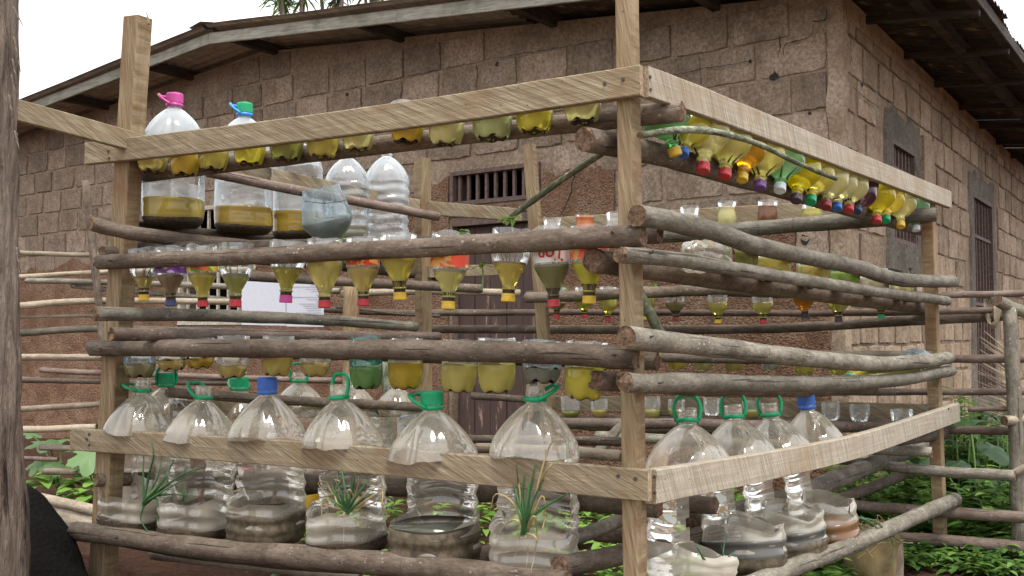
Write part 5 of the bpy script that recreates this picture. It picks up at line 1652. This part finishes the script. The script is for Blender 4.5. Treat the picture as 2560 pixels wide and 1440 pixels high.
onion(F, .01, (868, 1284), [[(862, 1220), (848, 1130)], [(850, 1230), (846, 1165)], [(838, 1235), (826, 1195)], [(880, 1230), (888, 1185)], [(895, 1235), (925, 1195)], [(905, 1250), (940, 1230)], [(875, 1245), (880, 1190)], [(855, 1240), (838, 1200)], [(890, 1260), (915, 1235)], [(845, 1260), (815, 1240)]],
      [[(830, 1230), (815, 1205), (795, 1208), (818, 1240)], [(840, 1225), (850, 1205), (835, 1198)], [(810, 1262), (790, 1258), (772, 1275)], [(812, 1245), (804, 1300), (803, 1390)], [(890, 1230), (896, 1195), (880, 1190)], [(915, 1235), (950, 1215), (972, 1230)], [(870, 1225), (882, 1240), (868, 1260)], [(920, 1262), (960, 1245), (985, 1258)], [(858, 1290), (860, 1330), (859, 1355)], [(842, 1255), (838, 1230), (850, 1225)], [(950, 1230), (955, 1260), (965, 1290)]], 'spring onion clump with many bent straw leaves in wide front jug')
onion(F, .03, (1312, 1335), [[(1300, 1250), (1290, 1155)], [(1306, 1250), (1312, 1180)], [(1320, 1260), (1338, 1160)], [(1325, 1270), (1360, 1190)], [(1298, 1260), (1282, 1200)], [(1330, 1290), (1390, 1250), (1420, 1234)], [(1315, 1270), (1325, 1195)], [(1308, 1280), (1300, 1200)], [(1322, 1285), (1345, 1220)], [(1302, 1290), (1286, 1240)]],
      [[(1300, 1230), (1292, 1180), (1292, 1160)], [(1335, 1290), (1342, 1340), (1326, 1440)], [(1320, 1340), (1318, 1400), (1308, 1450)], [(1300, 1340), (1290, 1380), (1285, 1400)], [(1355, 1240), (1362, 1290), (1354, 1330)], [(1285, 1260), (1240, 1235), (1225, 1280)], [(1345, 1215), (1375, 1165), (1382, 1160)], [(1348, 1200), (1372, 1120), (1388, 1100)], [(1340, 1345), (1335, 1390), (1330, 1430)], [(1290, 1300), (1265, 1310), (1240, 1345)]], 'upright spring onion clump with hanging straw leaves near corner post', .006)
onion(RR, .02, (1758, 1400), [[(1750, 1380), (1741, 1358)], [(1752, 1385), (1738, 1362)]], [], 'tiny onion shoot in first right jug', .003)
onion(RR, .02, (1806, 1398), [[(1806, 1375), (1803, 1362)], [(1808, 1380), (1812, 1345)], [(1823, 1390), (1832, 1380)]], [], 'pair of thin onion shoots in second right jug', .003)
onion(RR, .03, (2150, 1298), [[(2180, 1310), (2215, 1340), (2235, 1365)], [(2190, 1305), (2230, 1350), (2232, 1420)], [(2200, 1325), (2240, 1345), (2275, 1375)], [(2165, 1300), (2200, 1330), (2228, 1370)], [(2125, 1285), (2124, 1262)]], [], 'drooping onion leaves hanging from the brown water jug', .0042)
# yellowish cut tub with straw, below the right poles
p = atD(2180, 1440, 4.0); p.z = .0
t = thing('cut_tub', 'weathered yellow plastic tub with straw below the right rack pole', 'tub', p)
V, Fc = lathe([(.085, .0), (.10, .02), (.105, .10), (.11, .20)], 30, lambda r, z, th: (r * (1 + .15 * noise.noise(Vector((math.cos(th) * 1.5, math.sin(th) * 1.5, z * 6)))), z + (.05 * noise.noise(Vector((math.cos(th) * 2, math.sin(th) * 2, 1))) if z > .19 else 0)), close_bottom=True)
obj('shell', mesh('shell', V, Fc, plain('weathered_yellow_plastic', (.24, .18, .085), .7, .35, 18), True), t)
V, Fc = join([tube(spline([Vector((rnd(-.07, .07), rnd(-.07, .07), .1)), Vector((rnd(-.1, .1), rnd(-.12, .02), rnd(.15, .26))), Vector((rnd(-.1, .12), rnd(-.13, 0), rnd(.1, .24)))], 8), .0022, .001, 4) for _ in range(60)])
obj('straw', mesh('straw', V, Fc, M_STRAW), t)
p = atD(2240, 1440, 4.05); p.z = -.02
prop(sweep('wooden_stake', spline([Vector((p.x, p.y, -.05)), atD(2238, 1345, 4.05)], 6), rect(.06, .045, .006), M_POLE_L, None, ref=(1, 0, 0), wob=.1, capmat=M_END), 'short split wooden stake in front of the green weeds', 'stake')
for k, (u, v, D, c_, d) in enumerate(((790, 1262, 4.4, (.62, .36, .03), 'orange yellow plastic can standing behind wide onion jug'), (615, 1245, 4.4, (.62, .45, .05), 'yellow plastic can showing through second front jug'))):
    p = atD(u, v, D)
    t = thing('plastic_can', d, 'can', (p.x, p.y, p.z - .02))
    V, Fc = lathe([(.02, 0), (.055, .0), (.06, .01), (.06, .09), (.045, .115), (.018, .12), (.018, .135)], 26, lambda r, z, th: (r * (1 + .06 * (math.cos(4 * th))), z), close_bottom=True)
    obj('body', mesh('body', V, Fc, plain('yellow_can_plastic', c_, .5, .1), True), t)
    V, Fc = lathe([(.021, .132), (.021, .15), (.004, .152)], 24, close_top=True)
    obj('cap', mesh('cap', V, Fc, cap_mat('red'), True), t)
# dry palm frond against the side wall
fb = B.at(2540, 1010, .55)
t = thing('dry_palm_frond', 'dry grey palm frond leaning behind right fence post', 'palm frond', (fb.x, fb.y, 0))
parts = []
for k in range(26):
    u0, v0 = 2545, 905 + k * 6
    a = B.at(u0, v0, .55) - t.location
    b = B.at(2440 + rnd(-10, 35), v0 - 75 + k * 1.5 + rnd(-10, 10), .5 + rnd(-.05, .1)) - t.location
    parts.append(tube(spline([a, a.lerp(b, .5) + Vector((0, 0, .004)), b], 8), .005, .0018, 5))
V, Fc = join(parts)
obj('leaflets', mesh('leaflets', V, Fc, M_PALMDRY), t)
V, Fc = tube([B.at(2560, 1440, .56) - t.location, B.at(2548, 1000, .56) - t.location, B.at(2540, 880, .56) - t.location], .012, .006, 7)
obj('midrib', mesh('midrib', V, Fc, M_PALMDRY), t)
# sword leaved trees rising behind the roof
for i, (u, v, D, L, d) in enumerate([(735, -14, 23, 1.0, 'closest to the roof ridge'), (835, -20, 24, .95, 'between two similar trees'), (930, -30, 24, .9, 'farthest from the roof ridge')]):
    c = atD(u, v, D)
    t = thing('dracaena_tree', f'sword leaved tree rising behind the roof, {d}', 'tree', (c.x, c.y, 0))
    Vv, Ff = [], []
    V2, F2 = [], []
    heads = [Vector((rnd(-.45, .45), rnd(-.4, .4), c.z + rnd(-.15, .5))) for _ in range(6)]
    parts = [tube([Vector((0, 0, -.1)), Vector((0, 0, c.z - 1.2))], .12, .08, 8)]
    for hd in heads:
        parts.append(tube(spline([Vector((0, 0, c.z - 1.3)), Vector((hd.x * .7, hd.y * .7, c.z - .7)), hd], 8), .06, .035, 7))
        for k in range(46):
            a = rnd(0, 6.28)
            leaf(Vv, Ff, hd + Vector((0, 0, rnd(-.15, .1))), Vector((math.cos(a), math.sin(a), rnd(-.5, 1.3))), Vector((0, 0, 1)), L * rnd(.45, .7), .034, .3, rnd(.1, .5))
    obj('crown', mesh('crown', Vv, Ff, M_LEAF, True), t)
    V, Fc = join(parts)
    obj('trunk', mesh('trunk', V, Fc, M_BARK, True), t)
